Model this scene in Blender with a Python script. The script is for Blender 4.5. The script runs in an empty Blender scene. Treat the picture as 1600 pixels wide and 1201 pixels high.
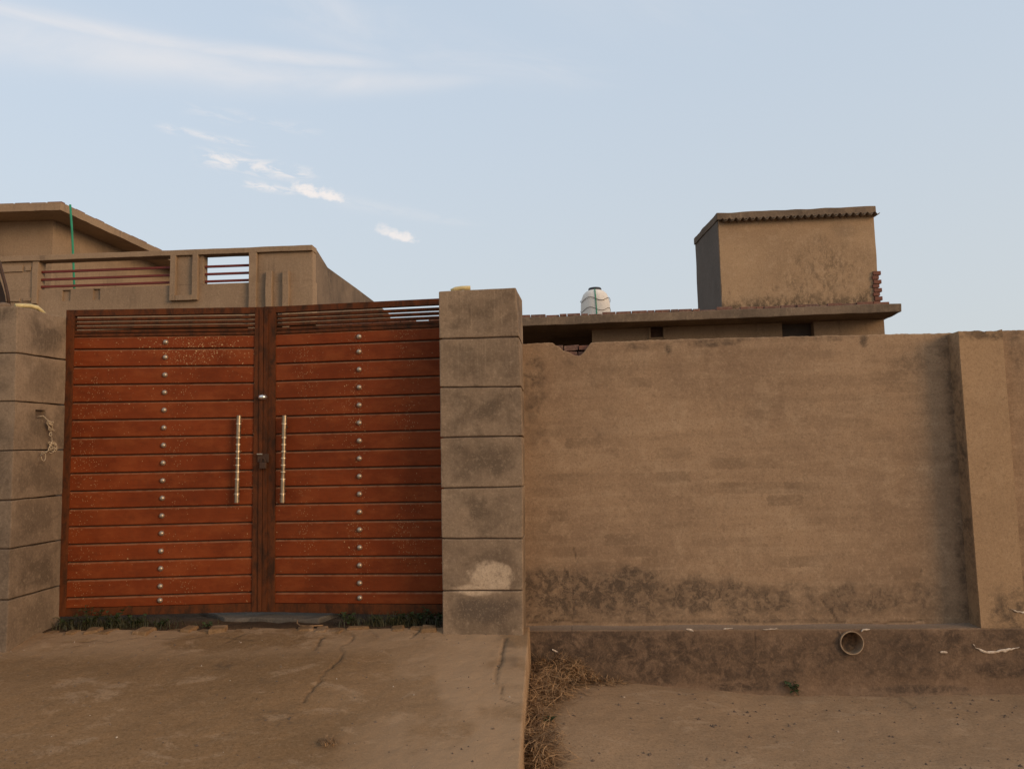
import bpy, bmesh, math, random
import numpy as np
from mathutils import Vector, Matrix, noise as mnoise
random.seed(7); rng = np.random.default_rng(7)
sc = bpy.context.scene
COL = sc.collection
R = math.radians

# ------------------------------------------------------------------ camera
F = 1210.0; PITCH = 5.5; ROLL = 1.2; EYE = 1.6
cam_d = bpy.data.cameras.new('camera'); cam = bpy.data.objects.new('camera', cam_d); COL.objects.link(cam)
CR = (Matrix.Rotation(R(90 + PITCH), 3, 'X') @ Matrix.Rotation(R(-ROLL), 3, 'Z'))
cam.matrix_world = Matrix.Translation((0, 0, EYE)) @ CR.to_4x4()
cam_d.sensor_width = 36; cam_d.lens = 36 * F / 1600
cam_d.clip_start = 0.05; cam_d.clip_end = 3000
sc.camera = cam

# ------------------------------------------------------------------ light and exposure
SUN_EL, SUN_AZ = 16.0, 127.0          # compass angle from +Y, clockwise: low, behind the camera and to its right
SKY_STRENGTH = 0.15
sc.view_settings.view_transform = 'Standard'
try: sc.view_settings.look = 'None'
except Exception: pass
sc.view_settings.gamma = 1.0; sc.view_settings.use_curve_mapping = False
sc.view_settings.exposure = 0.0
sd = bpy.data.lights.new('sun', 'SUN'); so = bpy.data.objects.new('sun', sd); COL.objects.link(so)
sd.energy = 1.6; sd.angle = R(24); sd.color = (1.0, 0.66, 0.36)
sv = Vector((math.sin(R(SUN_AZ)) * math.cos(R(SUN_EL)), math.cos(R(SUN_AZ)) * math.cos(R(SUN_EL)), math.sin(R(SUN_EL))))
so.rotation_euler = sv.to_track_quat('Z', 'Y').to_euler(); so.location = (6, -8, 8)


# ------------------------------------------------------------------ node helpers
class NT:
    def __init__(s, tree):
        s.t = tree; s.n = tree.nodes; s.l = tree.links
        for x in list(s.n): s.n.remove(x)
    def new(s, k): return s.n.new(k)
    def put(s, sock, v):
        if isinstance(v, bpy.types.NodeSocket): s.l.new(v, sock)
        elif v is not None:
            if isinstance(v, (tuple, list)) and len(v) == 3 and sock.type == 'RGBA': v = (*v, 1)
            sock.default_value = v
    def m(s, op, a, b=None, c=None, clamp=False):
        x = s.new('ShaderNodeMath'); x.operation = op; x.use_clamp = clamp
        s.put(x.inputs[0], a)
        if b is not None: s.put(x.inputs[1], b)
        if c is not None: s.put(x.inputs[2], c)
        return x.outputs[0]
    def vm(s, op, a, b=None):
        x = s.new('ShaderNodeVectorMath'); x.operation = op
        s.put(x.inputs[0], a)
        if b is not None: s.put(x.inputs[1], b)
        return x.outputs['Value'] if op in ('LENGTH', 'DISTANCE', 'DOT_PRODUCT') else x.outputs[0]
    def mix(s, f, a, b, mode='MIX'):
        x = s.new('ShaderNodeMix'); x.data_type = 'RGBA'; x.blend_type = mode
        s.put(x.inputs[0], f); s.put(x.inputs[6], a); s.put(x.inputs[7], b)
        return x.outputs[2]
    def noise(s, vec, scale, detail=4, rough=.55, dist=0):
        x = s.new('ShaderNodeTexNoise'); s.put(x.inputs['Vector'], vec)
        x.inputs['Scale'].default_value = scale; x.inputs['Detail'].default_value = detail
        x.inputs['Roughness'].default_value = rough; x.inputs['Distortion'].default_value = dist
        return x.outputs[0]
    def step(s, v, a, b, lo=0., hi=1.):
        x = s.new('ShaderNodeMapRange'); x.interpolation_type = 'SMOOTHSTEP'
        s.put(x.inputs[0], v); x.inputs[1].default_value = a; x.inputs[2].default_value = b
        x.inputs[3].default_value = lo; x.inputs[4].default_value = hi
        return x.outputs[0]
    def pos(s): return s.new('ShaderNodeNewGeometry').outputs['Position']
    def nrm(s): return s.new('ShaderNodeNewGeometry').outputs['Normal']
    def gen(s): return s.new('ShaderNodeTexCoord').outputs['Generated']
    def rnd(s): return s.new('ShaderNodeObjectInfo').outputs['Random']
    def attr(s, name):
        x = s.new('ShaderNodeAttribute'); x.attribute_name = name; return x.outputs['Fac']
    def sep(s, v):
        x = s.new('ShaderNodeSeparateXYZ'); s.put(x.inputs[0], v); return x.outputs
    def comb(s, a, b, c):
        x = s.new('ShaderNodeCombineXYZ'); s.put(x.inputs[0], a); s.put(x.inputs[1], b); s.put(x.inputs[2], c); return x.outputs[0]
    def scl(s, v, k): return s.vm('MULTIPLY', v, k)
    def blob(s, P, c, r, soft=.5, wob=.35, ws=9):
        """1 inside an ellipsoid patch with a ragged edge"""
        d = s.vm('LENGTH', s.vm('DIVIDE', s.vm('SUBTRACT', P, c), r))
        d = s.m('ADD', d, s.m('MULTIPLY', s.m('SUBTRACT', s.noise(P, ws, 5, .65), .5), wob * 4))
        return s.step(d, 1 - soft, 1 + soft, 1, 0)

def material(name, build, rough=.9, spec=.25):
    mt = bpy.data.materials.new(name); mt.use_nodes = True
    t = NT(mt.node_tree)
    o = t.new('ShaderNodeOutputMaterial'); b = t.new('ShaderNodeBsdfPrincipled')
    t.l.new(b.outputs[0], o.inputs[0])
    b.inputs['Roughness'].default_value = rough; b.inputs['Specular IOR Level'].default_value = spec
    r = build(t)
    t.put(b.inputs['Base Color'], r['c'])
    if 'r' in r: t.put(b.inputs['Roughness'], r['r'])
    if 'metal' in r: t.put(b.inputs['Metallic'], r['metal'])
    if 'h' in r:
        bp = t.new('ShaderNodeBump'); bp.inputs['Strength'].default_value = r.get('hs', .6)
        bp.inputs['Distance'].default_value = r.get('hd', .004)
        t.put(bp.inputs['Height'], r['h']); t.l.new(bp.outputs[0], b.inputs['Normal'])
    return mt

def plaster(name, base, dark, pale, var=.5, ghost=0., mould_shade=(.065, .046, .033), scale=1., extra=None, blocky=False, grain=1.):
    def b(t):
        P = t.pos(); X = t.sep(P)
        n1 = t.noise(P, .9 * scale, 5, .6); n2 = t.noise(P, 5 * scale, 6, .65, .3)
        n3 = t.noise(P, 60, 4, .7); n4 = t.noise(t.scl(P, (6, 6, 1.2)), 3 * scale, 5, .6)
        c = t.mix(t.step(n1, .35, .68), base, dark)
        c = t.mix(t.m('MULTIPLY', t.step(n2, .5, .72), var), c, pale)
        c = t.mix(t.m('MULTIPLY', t.step(n4, .52, .75), var * .55), c, dark)
        h = t.m('ADD', t.m('MULTIPLY', n3, .35 * grain), t.m('MULTIPLY', n2, .9))
        if ghost:
            # bricks showing faintly through thin plaster
            bk = t.new('ShaderNodeTexBrick'); wob = t.scl(t.vm('SUBTRACT', t.comb(t.noise(P, 4, 3), t.noise(P, 3.3, 3), 0), (.5, .5, 0)), (.05, .035, 0))
            jit = t.scl(t.vm('SUBTRACT', t.comb(t.noise(P, 70, 3, .8), t.noise(t.vm('ADD', P, (7, 7, 7)), 70, 3, .8), 0), (.5, .5, 0)), (.07, .04, 0))
            uv = t.vm('ADD', t.vm('ADD', t.comb(X[0], X[2], 0), wob), jit)
            t.put(bk.inputs['Vector'], uv)
            bk.inputs['Color1'].default_value = (0, 0, 0, 1); bk.inputs['Color2'].default_value = (1, 1, 1, 1)
            bk.inputs['Mortar'].default_value = (.25, .25, .25, 1); bk.inputs['Scale'].default_value = 1
            bk.inputs['Mortar Size'].default_value = .006; bk.inputs['Mortar Smooth'].default_value = 1
            bk.inputs['Brick Width'].default_value = .245; bk.inputs['Row Height'].default_value = .083
            f = t.step(bk.outputs[0], .45, .95)
            f = t.m('MULTIPLY', f, t.step(t.noise(P, 1.6, 4, .6), .44, .62))
            f = t.m('MULTIPLY', f, t.step(n2, .3, .6, .5, 1))
            c = t.mix(t.m('MULTIPLY', f, ghost), c, tuple(v * .62 for v in dark))
            rows = t.noise(t.scl(P, (1.2, 1.2, 13)), 1.2, 3, .5)
            c = t.mix(t.m('MULTIPLY', t.step(rows, .5, .7), .32), c, tuple(v * .8 for v in dark))
            c = t.mix(t.m('MULTIPLY', t.step(rows, .48, .3), .25), c, pale)
        if blocky:
            G = t.sep(t.gen())
            def ed(v): return t.m('MINIMUM', v, t.m('SUBTRACT', 1, v))
            e = t.m('MINIMUM', t.m('MAXIMUM', ed(G[0]), t.m('MULTIPLY', ed(G[1]), 1)), ed(G[2]))
            off = t.vm('ADD', P, t.comb(t.m('MULTIPLY', t.rnd(), 17), 0, 0))
            e = t.m('ADD', e, t.m('MULTIPLY', t.m('SUBTRACT', t.noise(off, 4.5, 6, .66, .5), .5), 1.5))
            k = t.m('MULTIPLY', t.step(e, .0, .45), t.m('ADD', .45, t.m('MULTIPLY', t.rnd(), .4)))
            c = t.mix(k, c, tuple(v * .45 for v in dark))
            vs = t.noise(t.scl(P, (40, 40, 1.5)), 2, 3, .6)
            c = t.mix(t.m('MULTIPLY', t.step(vs, .5, .7), t.step(X[2], 1.9, 2.4, .05, .3)), c, pale)
        s_ = t.attr('stain_shade')
        nb = t.noise(P, 11, 7, .72, .4); nb2 = t.noise(P, 38, 4, .7)
        sm = t.m('ADD', s_, t.m('ADD', t.m('MULTIPLY', t.m('SUBTRACT', nb, .5), 1.5), t.m('MULTIPLY', t.m('SUBTRACT', nb2, .5), .7)))
        sm = t.m('ADD', sm, t.m('MULTIPLY', t.m('SUBTRACT', t.noise(t.scl(P, (1, 1, .6)), 3.5, 4, .6), .5), 1.1))
        nm = t.noise(t.vm('ADD', P, (3, 8, 5)), 15, 8, .74, .6)
        sm = t.m('MULTIPLY', t.m('MULTIPLY', t.step(sm, .1, .92), t.step(s_, .02, .45)), t.step(nm, .42, .60, 1., .3))
        c = t.mix(t.m('MULTIPLY', sm, .92), c, mould_shade)
        vn = t.noise(t.vm('ADD', P, (9, 4, 2)), 14, 8, .68, 1.6)
        vein = t.m('MULTIPLY', t.step(t.m('ABSOLUTE', t.m('SUBTRACT', vn, .5)), .035, .0), t.step(nb, .4, .6))
        c = t.mix(t.m('MULTIPLY', t.m('MULTIPLY', vein, s_), .5), c, base)
        # thin pale scour marks inside the stain
        sc_ = t.m('MULTIPLY', t.m('MULTIPLY', t.step(nb2, .54, .72), s_), .3)
        c = t.mix(sc_, c, pale)
        c = t.mix(t.attr('pale'), c, (.62, .50, .38))
        c = t.mix(t.m('MULTIPLY', t.attr('crack'), t.step(nb2, .3, .5, .5, 1)), c, (.035, .024, .017))
        h = t.m('ADD', h, t.m('MULTIPLY', sm, .25)); h = t.m('SUBTRACT', h, t.m('MULTIPLY', t.attr('crack'), 1.2))
        if extra: c = extra(t, P, c)
        sp = t.noise(P, 62, 3, .8)
        c = t.mix(t.m('MULTIPLY', t.step(sp, .52, .66), .34), c, tuple(v * .5 for v in dark))
        c = t.mix(t.m('MULTIPLY', t.m('MULTIPLY', t.step(sp, .46, .34), t.m('SUBTRACT', 1, t.m('MULTIPLY', sm, .8))), .26), c, tuple(v * 1.15 for v in pale))
        fine = t.noise(P, 150, 3, .75); mid = t.noise(P, 24, 6, .72)
        c = t.mix(t.m('MULTIPLY', t.step(fine, .42, .68), .30), c, tuple(v * .5 for v in base))
        c = t.mix(t.m('MULTIPLY', t.step(mid, .53, .72), .30), c, tuple(v * .55 for v in dark))
        c = t.mix(t.m('MULTIPLY', t.m('MULTIPLY', t.step(mid, .46, .30), t.m('SUBTRACT', 1, t.m('MULTIPLY', sm, .6))), .28), c, tuple(v * 1.12 for v in pale))
        return {'c': c, 'h': h, 'hs': .55, 'hd': .006}
    return material(name, b, .93, .15)

# ------------------------------------------------------------------ mesh helpers
ORG = {}
ROUGH = {'block': (.05, .0028), 'coping': (.10, .006), 'roof_slab': (.12, .011), 'roof_rim': (.10, .012), 'post': (.1, .007), 'fin': (.1, .007), 'panel_frame': (.1, .007), 'room_wall': (.12, .006), 'moulding': (.08, .006), 'doorstep': (.06, .012)}
def mk(name, verts, faces, mat, parent=None, origin=None, smooth=False, attrs=None, kind=None, bevel=0, label=None):
    """one mesh object from world-space vertices; its origin sits at its base"""
    V = np.array([tuple(v) for v in verts], dtype=float)
    if origin is None:
        origin = ((V[:, 0].min() + V[:, 0].max()) / 2, (V[:, 1].min() + V[:, 1].max()) / 2, V[:, 2].min())
    O = np.array(origin, dtype=float)
    me = bpy.data.meshes.new(name)
    me.from_pydata((V - O).tolist(), [], [tuple(int(i) for i in f) for f in faces])
    if attrs:
        for k, a in attrs.items():
            at = me.attributes.new(k, 'FLOAT', 'POINT'); at.data.foreach_set('value', np.asarray(a, dtype=np.float32))
    bm = bmesh.new(); bm.from_mesh(me)
    bmesh.ops.recalc_face_normals(bm, faces=bm.faces) if not attrs else None
    if bevel:
        bmesh.ops.bevel(bm, geom=[e for e in bm.edges if len(e.link_faces) == 2 and e.calc_face_angle(0) > .5], offset=bevel, segments=2, profile=.6, affect='EDGES')
    if name in ROUGH and not attrs:
        L_, amp = ROUGH[name]; sd_ = random.random() * 50
        for _ in range(8):
            es = [e for e in bm.edges if e.calc_length() > L_]
            if not es or len(bm.faces) > 6000: break
            bmesh.ops.subdivide_edges(bm, edges=es, cuts=1, use_grid_fill=True)
        bmesh.ops.triangulate(bm, faces=[f_ for f_ in bm.faces if len(f_.verts) > 4])
        for v in bm.verts:
            p_ = v.co * (.45 / L_) + Vector((sd_, sd_, 0)); v.co += mnoise.noise_vector(p_) * amp
    bm.to_mesh(me); bm.free()
    if smooth:
        for p in me.polygons: p.use_smooth = True
    if mat: me.materials.append(mat)
    o = bpy.data.objects.new(name, me); COL.objects.link(o)
    ORG[o.name] = O
    if parent is not None:
        o.parent = parent; o.location = O - ORG[parent.name]
    else: o.location = O
    if kind: o['kind'] = kind
    if label: o['label'] = label
    return o
def thing(name, loc, label, cat, group=None):
    o = bpy.data.objects.new(name, None); COL.objects.link(o); o.location = loc
    o.empty_display_size = .1
    ORG[o.name] = np.array(loc, dtype=float); o['label'] = label; o['category'] = cat
    if group: o['group'] = group
    return o
def tag(o, label, cat, group=None):
    o['label'] = label; o['category'] = cat
    if group: o['group'] = group
    return o
HEXF = [(0, 1, 2, 3), (7, 6, 5, 4), (0, 4, 5, 1), (1, 5, 6, 2), (2, 6, 7, 3), (3, 7, 4, 0)]
def hexa(name, c, mat, parent=None, bevel=0, **k):
    return mk(name, c, HEXF, mat, parent, bevel=bevel, **k)
class MB:
    def __init__(s): s.v = []; s.f = []
    def hexa(s, c):
        b = len(s.v); s.v += [tuple(p) for p in c]; s.f += [tuple(b + i for i in f) for f in HEXF]
    def tube(s, pts, rad, n=8, caps=True):
        pts = [Vector(p) for p in pts]; b = len(s.v)
        if not hasattr(rad, '__len__'): rad = [rad] * len(pts)
        up = Vector((0, 0, 1))
        for i, p in enumerate(pts):
            d = (pts[min(i + 1, len(pts) - 1)] - pts[max(i - 1, 0)]).normalized()
            a = d.cross(up)
            if a.length < .05: a = d.cross(Vector((1, 0, 0)))
            a.normalize(); c = d.cross(a)
            for k in range(n):
                t = 2 * math.pi * k / n
                s.v.append(tuple(p + (a * math.cos(t) + c * math.sin(t)) * rad[i]))
        for i in range(len(pts) - 1):
            for k in range(n):
                s.f.append((b + i * n + k, b + i * n + (k + 1) % n, b + (i + 1) * n + (k + 1) % n, b + (i + 1) * n + k))
        if caps:
            s.f.append(tuple(b + k for k in range(n))[::-1]); s.f.append(tuple(b + (len(pts) - 1) * n + k for k in range(n)))
    def lathe(s, prof, cx, cy, n=24):
        b = len(s.v)
        for r, z in prof:
            for k in range(n):
                t = 2 * math.pi * k / n; s.v.append((cx + r * math.cos(t), cy + r * math.sin(t), z))
        for i in range(len(prof) - 1):
            for k in range(n):
                s.f.append((b + i * n + k, b + i * n + (k + 1) % n, b + (i + 1) * n + (k + 1) % n, b + (i + 1) * n + k))
        s.f.append(tuple(b + (len(prof) - 1) * n + k for k in range(n)))
    def build(s, name, mat, parent=None, **k): return mk(name, s.v, s.f, mat, parent, **k)

def ray(px, py): return CR @ Vector(((px - 800) / F, -(py - 600.5) / F, -1))
class Plane:
    """vertical face of a building: u runs right along it, z up, o is how far proud of it"""
    def __init__(s, A, B):
        s.A = Vector((A[0], A[1])); s.d = (Vector((B[0], B[1])) - s.A).normalized(); s.n = Vector((s.d.y, -s.d.x))
    def w(s, u, z, o=0):
        p = s.A + s.d * u + s.n * o; return (p.x, p.y, z)
    def hit(s, px, py, o=0):
        r = ray(px, py); A = s.A + s.n * o
        k = (A.x * s.n.x + A.y * s.n.y) / (r.x * s.n.x + r.y * s.n.y)
        p = r * k; return ((Vector((p.x, p.y)) - A).dot(s.d), p.z + EYE)
    def box(s, u0, u1, z0, z1, o0, o1):
        return [s.w(u0, z0, o0), s.w(u1, z0, o0), s.w(u1, z1, o0), s.w(u0, z1, o0), s.w(u0, z0, o1), s.w(u1, z0, o1), s.w(u1, z1, o1), s.w(u0, z1, o1)]
    def quad(s, bl, br, tr, tl, o0, o1):
        return [s.w(*q, o0) for q in (bl, br, tr, tl)] + [s.w(*q, o1) for q in (bl, br, tr, tl)]
def level(px, py, z):
    r = ray(px, py); k = (z - EYE) / r.z; return (r.x * k, r.y * k, z)

# value noise on arrays
def vnoise(x, y, seed=0):
    xi = np.floor(x).astype(np.int64); yi = np.floor(y).astype(np.int64); fx = x - xi; fy = y - yi
    fx = fx * fx * (3 - 2 * fx); fy = fy * fy * (3 - 2 * fy)
    def h(a, b):
        n = (a * 374761393 + b * 668265263 + seed * 974634777) & 0x7fffffff
        n = ((n ^ (n >> 13)) * 1274126177) & 0x7fffffff
        return ((n ^ (n >> 16)) & 0xffff) / 65535.
    return (h(xi, yi) * (1 - fx) + h(xi + 1, yi) * fx) * (1 - fy) + (h(xi, yi + 1) * (1 - fx) + h(xi + 1, yi + 1) * fx) * fy
def fbm(x, y, seed=0, o=5, g=.55):
    s = 0; a = 1; t = 0
    for i in range(o):
        s = s + a * vnoise(x * 2 ** i, y * 2 ** i, seed + i * 7); t += a; a *= g
    return s / t
def sstep(v, a, b):
    t = np.clip((v - a) / (b - a), 0, 1); return t * t * (3 - 2 * t)
def polydist(x, y, pts):
    d = np.full(x.shape, 9.)
    for (x0, y0), (x1, y1) in zip(pts[:-1], pts[1:]):
        L = (x1 - x0) ** 2 + (y1 - y0) ** 2 + 1e-9
        t = np.clip(((x - x0) * (x1 - x0) + (y - y0) * (y1 - y0)) / L, 0, 1)
        d = np.minimum(d, np.hypot(x - x0 - t * (x1 - x0), y - y0 - t * (y1 - y0)))
    return d
def jag(pts, step=.02, amp=.008, seed=1):
    r = random.Random(seed); out = [pts[0]]
    for (x0, y0), (x1, y1) in zip(pts[:-1], pts[1:]):
        n = max(1, int(math.hypot(x1 - x0, y1 - y0) / step))
        for i in range(1, n + 1):
            out.append((x0 + (x1 - x0) * i / n + r.uniform(-amp, amp), y0 + (y1 - y0) * i / n + r.uniform(-amp, amp)))
    return out
def gridfaces(nu, nv, keep=None):
    f = []
    for j in range(nv - 1):
        for i in range(nu - 1):
            if keep is None or keep[j, i]: f.append((j * nu + i, j * nu + i + 1, (j + 1) * nu + i + 1, (j + 1) * nu + i))
    return f

# ------------------------------------------------------------------ world: clear evening sky with thin high cloud
W = bpy.data.worlds.new('World'); sc.world = W; W.use_nodes = True
t = NT(W.node_tree)
wo = t.new('ShaderNodeOutputWorld'); bg = t.new('ShaderNodeBackground'); t.l.new(bg.outputs[0], wo.inputs[0])
sky = t.new('ShaderNodeTexSky'); sky.sky_type = 'NISHITA'; sky.sun_disc = False
sky.sun_elevation = R(SUN_EL); sky.sun_rotation = R(SUN_AZ)
sky.air_density = 1.0; sky.dust_density = 4.0; sky.ozone_density = 1.5; sky.altitude = 200
tc = t.new('ShaderNodeTexCoord').outputs['Generated']; D = t.sep(tc)
az = t.m('ARCTAN2', D[0], D[1]); el = t.m('ARCSINE', D[2])
def azel(px, py):
    r = ray(px, py).normalized(); return math.atan2(r.x, r.y), math.asin(r.z)
skyc = t.mix(1.0, sky.outputs[0], (1, 1, 1), 'MULTIPLY')
# pale haze low down, all the way round
hz = t.step(el, .02, .60, 1, 0)
skyc = t.mix(.62, skyc, (5.2, 5.9, 6.65))
skyc = t.mix(t.m('MULTIPLY', hz, .62), skyc, (4.2, 4.3, 4.2))
CL = (6.0, 5.65, 5.5)
A = t.comb(az, el, 0)
def wisp(pts, w0, w1, k, nscale, str_=(1., 5.), seed=0, thr=(.42, .7)):
    """thin streak of high cloud along a straight line of azimuth and elevation"""
    (a0, e0), (a1, e1) = [azel(*p) for p in pts]
    L = math.hypot(a1 - a0, e1 - e0); ca, sa = (a1 - a0) / L, (e1 - e0) / L
    x = t.m('SUBTRACT', az, a0); y = t.m('SUBTRACT', el, e0)
    s_ = t.m('ADD', t.m('MULTIPLY', x, ca / L), t.m('MULTIPLY', y, sa / L))
    n_ = t.m('ADD', t.m('MULTIPLY', x, -sa), t.m('MULTIPLY', y, ca))
    v = t.comb(t.m('MULTIPLY', s_, L * str_[0]), t.m('MULTIPLY', n_, str_[1]), seed)
    nn = t.noise(v, nscale, 7, .6, .6)
    n_ = t.m('ADD', n_, t.m('MULTIPLY', t.m('SUBTRACT', t.noise(v, nscale * .35, 3), .5), w0 * 1.5))
    wd = t.m('ADD', w0, t.m('MULTIPLY', s_, w1 - w0)); wd = t.m('MAXIMUM', wd, .002)
    q = t.m('DIVIDE', n_, wd); g = t.m('EXPONENT', t.m('MULTIPLY', t.m('MULTIPLY', q, q), -1))
    ends = t.m('MULTIPLY', t.step(s_, -.15, .1), t.step(s_, .75, 1.05, 1, 0))
    return t.m('MULTIPLY', t.m('MULTIPLY', g, ends), t.m('MULTIPLY', t.step(nn, *thr), k))
cl = wisp([(-500, -75), (800, 122)], .034, .006, .50, 4, (1.0, 3), 0, (.1, .75))
cl = t.m('MAXIMUM', cl, wisp([(-300, -55), (660, 100)], .014, .006, .58, 5, (1.0, 4), 3, (.15, .7)))
cl = t.m('MAXIMUM', cl, wisp([(420, -20), (1000, 110)], .045, .012, .26, 5, (1.0, 4), 5, (.3, .8)))
cl = t.m('MAXIMUM', cl, wisp([(800, -70), (1250, 60)], .05, .02, .14, 5, (1.0, 4), 8, (.3, .8)))
cl = t.m('MAXIMUM', cl, wisp([(255, 200), (400, 228)], .004, .003, .5, 40, (1, 4), 2, (.35, .6)))
cl = t.m('MAXIMUM', cl, wisp([(320, 243), (500, 275)], .009, .006, .75, 34, (1, 3), 4, (.42, .62)))
cl = t.m('MAXIMUM', cl, wisp([(300, 170), (520, 210)], .008, .005, .2, 30, (1, 3), 4, (.42, .62)))
cl = t.m('MAXIMUM', cl, wisp([(385, 286), (470, 300)], .005, .004, .7, 45, (1, 3), 9, (.38, .6)))
cl = t.m('MAXIMUM', cl, wisp([(520, 312), (760, 352)], .010, .004, .16, 20, (1, 4), 1, (.3, .6)))
def puff(px, py, rx, ry, k, seed):
    a0, e0 = azel(px, py)
    x = t.m('DIVIDE', t.m('SUBTRACT', az, a0), rx); y = t.m('DIVIDE', t.m('SUBTRACT', el, e0), ry)
    y = t.m('ADD', y, t.m('MULTIPLY', x, rx / ry * .2))
    y = t.m('MULTIPLY', y, t.step(y, -.1, .1, 2.2, 1.))       # flat base, rounded top
    d = t.m('SQRT', t.m('ADD', t.m('MULTIPLY', x, x), t.m('MULTIPLY', y, y)))
    v = t.comb(az, t.m('MULTIPLY', el, 1.6), seed)
    d = t.m('ADD', d, t.m('MULTIPLY', t.m('SUBTRACT', t.noise(v, 62, 7, .68), .5), 2.7))
    return t.m('MULTIPLY', t.step(d, .25, 1.2, 1, 0), k)
for a in ((480, 300, .021, .012, 1., 1), (514, 308, .024, .010, 1., 2), (625, 371, .026, .009, .9, 3), (602, 362, .014, .010, .6, 4), (350, 252, .017, .006, .8, 5)):
    cl = t.m('MAXIMUM', cl, puff(*a))
skyc = t.mix(cl, skyc, CL)
t.put(bg.inputs[0], skyc); bg.inputs[1].default_value = SKY_STRENGTH

# ------------------------------------------------------------------ materials
BASE = (.34, .22, .13); DARK = (.25, .16, .097); PALE = (.42, .29, .18)
M = {}
M['wall'] = plaster('wall_plaster', BASE, DARK, PALE, .5, ghost=.6)
M['pilaster'] = plaster('pilaster_plaster', (.37, .235, .13), (.31, .195, .108), (.43, .285, .165), .4)
M['plinth'] = plaster('plinth_plaster', (.20, .124, .075), (.14, .088, .055), (.30, .19, .118), .6, mould_shade=(.055, .037, .026))
def pillar_extra(t, P, c):
    k = t.m('MAXIMUM', t.blob(P, PATCH, (.13, .3, .085), .3, .55, 6), t.blob(P, PATCH3, (.13, .3, .03), .4, .5, 8))
    n = t.noise(P, 30, 5, .7)
    c = t.mix(t.m('MULTIPLY', k, t.step(n, .3, .6, .55, 1)), c, (.50, .37, .25))
    k2 = t.blob(P, PATCH2, (.19, .3, .075), .5, .5, 7)
    return t.mix(t.m('MULTIPLY', k2, .75), c, (.085, .062, .046))
PRP = Plane((-.47, 5.10), (.07, 5.065))
_u, _z = PRP.hit(763, 900); PATCH = PRP.w(_u, _z)
_u, _z = PRP.hit(742, 921); PATCH3 = PRP.w(_u, _z)
_u, _z = PRP.hit(756, 952); PATCH2 = PRP.w(_u, _z)
M['pillar'] = plaster('pillar_plaster', (.30, .21, .135), (.19, .13, .085), (.38, .275, .18), .35, blocky=True, extra=pillar_extra)
M['grimy_pillar'] = plaster('grimy_pillar_plaster', (.255, .18, .118), (.155, .11, .075), (.30, .22, .15), .45, blocky=True)
M['core'] = plaster('joint_mortar', (.12, .085, .06), (.09, .06, .045), (.15, .11, .08), .3)
def runoff(t, P, c):
    n = t.noise(t.scl(P, (5, 5, .55)), 1.6, 6, .7); n2 = t.noise(P, 1.1, 5, .6)
    k = t.m('MULTIPLY', t.step(n, .48, .72), t.step(n2, .4, .62))
    c = t.mix(t.m('MULTIPLY', k, .55), c, (.12, .085, .058))
    return t.mix(t.m('MULTIPLY', t.step(t.noise(t.scl(P, (9, 9, 1)), 2, 5, .7), .56, .74), .3), c, (.46, .33, .22))
M['far'] = plaster('house_plaster', (.33, .225, .14), (.24, .162, .102), (.40, .28, .178), .35, scale=.6, extra=runoff)
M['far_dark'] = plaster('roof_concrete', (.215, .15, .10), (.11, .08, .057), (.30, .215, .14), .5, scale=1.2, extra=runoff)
def box_extra(t, P, c):
    X = t.sep(P)
    n = t.noise(t.scl(P, (1, 1, .7)), 3.4, 8, .72, .4); n2 = t.noise(t.scl(P, (1, 1, .6)), 13, 6, .75)
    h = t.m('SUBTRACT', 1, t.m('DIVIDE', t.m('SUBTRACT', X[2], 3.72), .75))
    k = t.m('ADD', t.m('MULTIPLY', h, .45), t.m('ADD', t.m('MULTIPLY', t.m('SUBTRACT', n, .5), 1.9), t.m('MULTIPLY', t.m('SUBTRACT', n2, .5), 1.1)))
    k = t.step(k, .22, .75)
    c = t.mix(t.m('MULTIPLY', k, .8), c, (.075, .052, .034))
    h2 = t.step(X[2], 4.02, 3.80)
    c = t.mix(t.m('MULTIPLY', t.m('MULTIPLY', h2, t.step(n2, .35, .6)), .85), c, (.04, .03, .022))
    k = t.blob(P, (4.75, 11.5, 4.35), (.5, 1, .35), .7, .7, 4)
    c = t.mix(t.m('MULTIPLY', t.m('MULTIPLY', k, t.step(n2, .42, .62)), .6), c, (.09, .06, .038))
    k = t.blob(P, (5.1, 11.5, 4.95), (.22, 1, .1), .7, .5, 6)
    return t.mix(t.m('MULTIPLY', k, .3), c, (.15, .11, .075))
M['roofbox'] = plaster('rooftop_room_plaster', (.41, .27, .155), (.33, .215, .125), (.52, .36, .225), .35, extra=box_extra)
M['roofbox_shaded'] = plaster('rooftop_room_shaded_side', (.16, .125, .10), (.125, .10, .08), (.19, .15, .12), .35)  # room plaster darkened for the side turned away from the sun

def brick_b(t):
    P = t.pos(); r = t.rnd()
    c = t.mix(r, (.20, .085, .055), (.12, .07, .055)); n = t.noise(P, 30, 5, .7)
    c = t.mix(t.step(n, .45, .7), c, (.24, .15, .11)); return {'c': c, 'h': n, 'hd': .008}
M['brick'] = material('old_brick', brick_b)
M['red_brick'] = material('raw_red_brick', lambda t: {'c': t.mix(t.step(t.noise(t.pos(), 14, 5, .7), .4, .7), (.19, .078, .052), (.13, .06, .042)), 'h': t.noise(t.pos(), 40, 4)})

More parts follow.
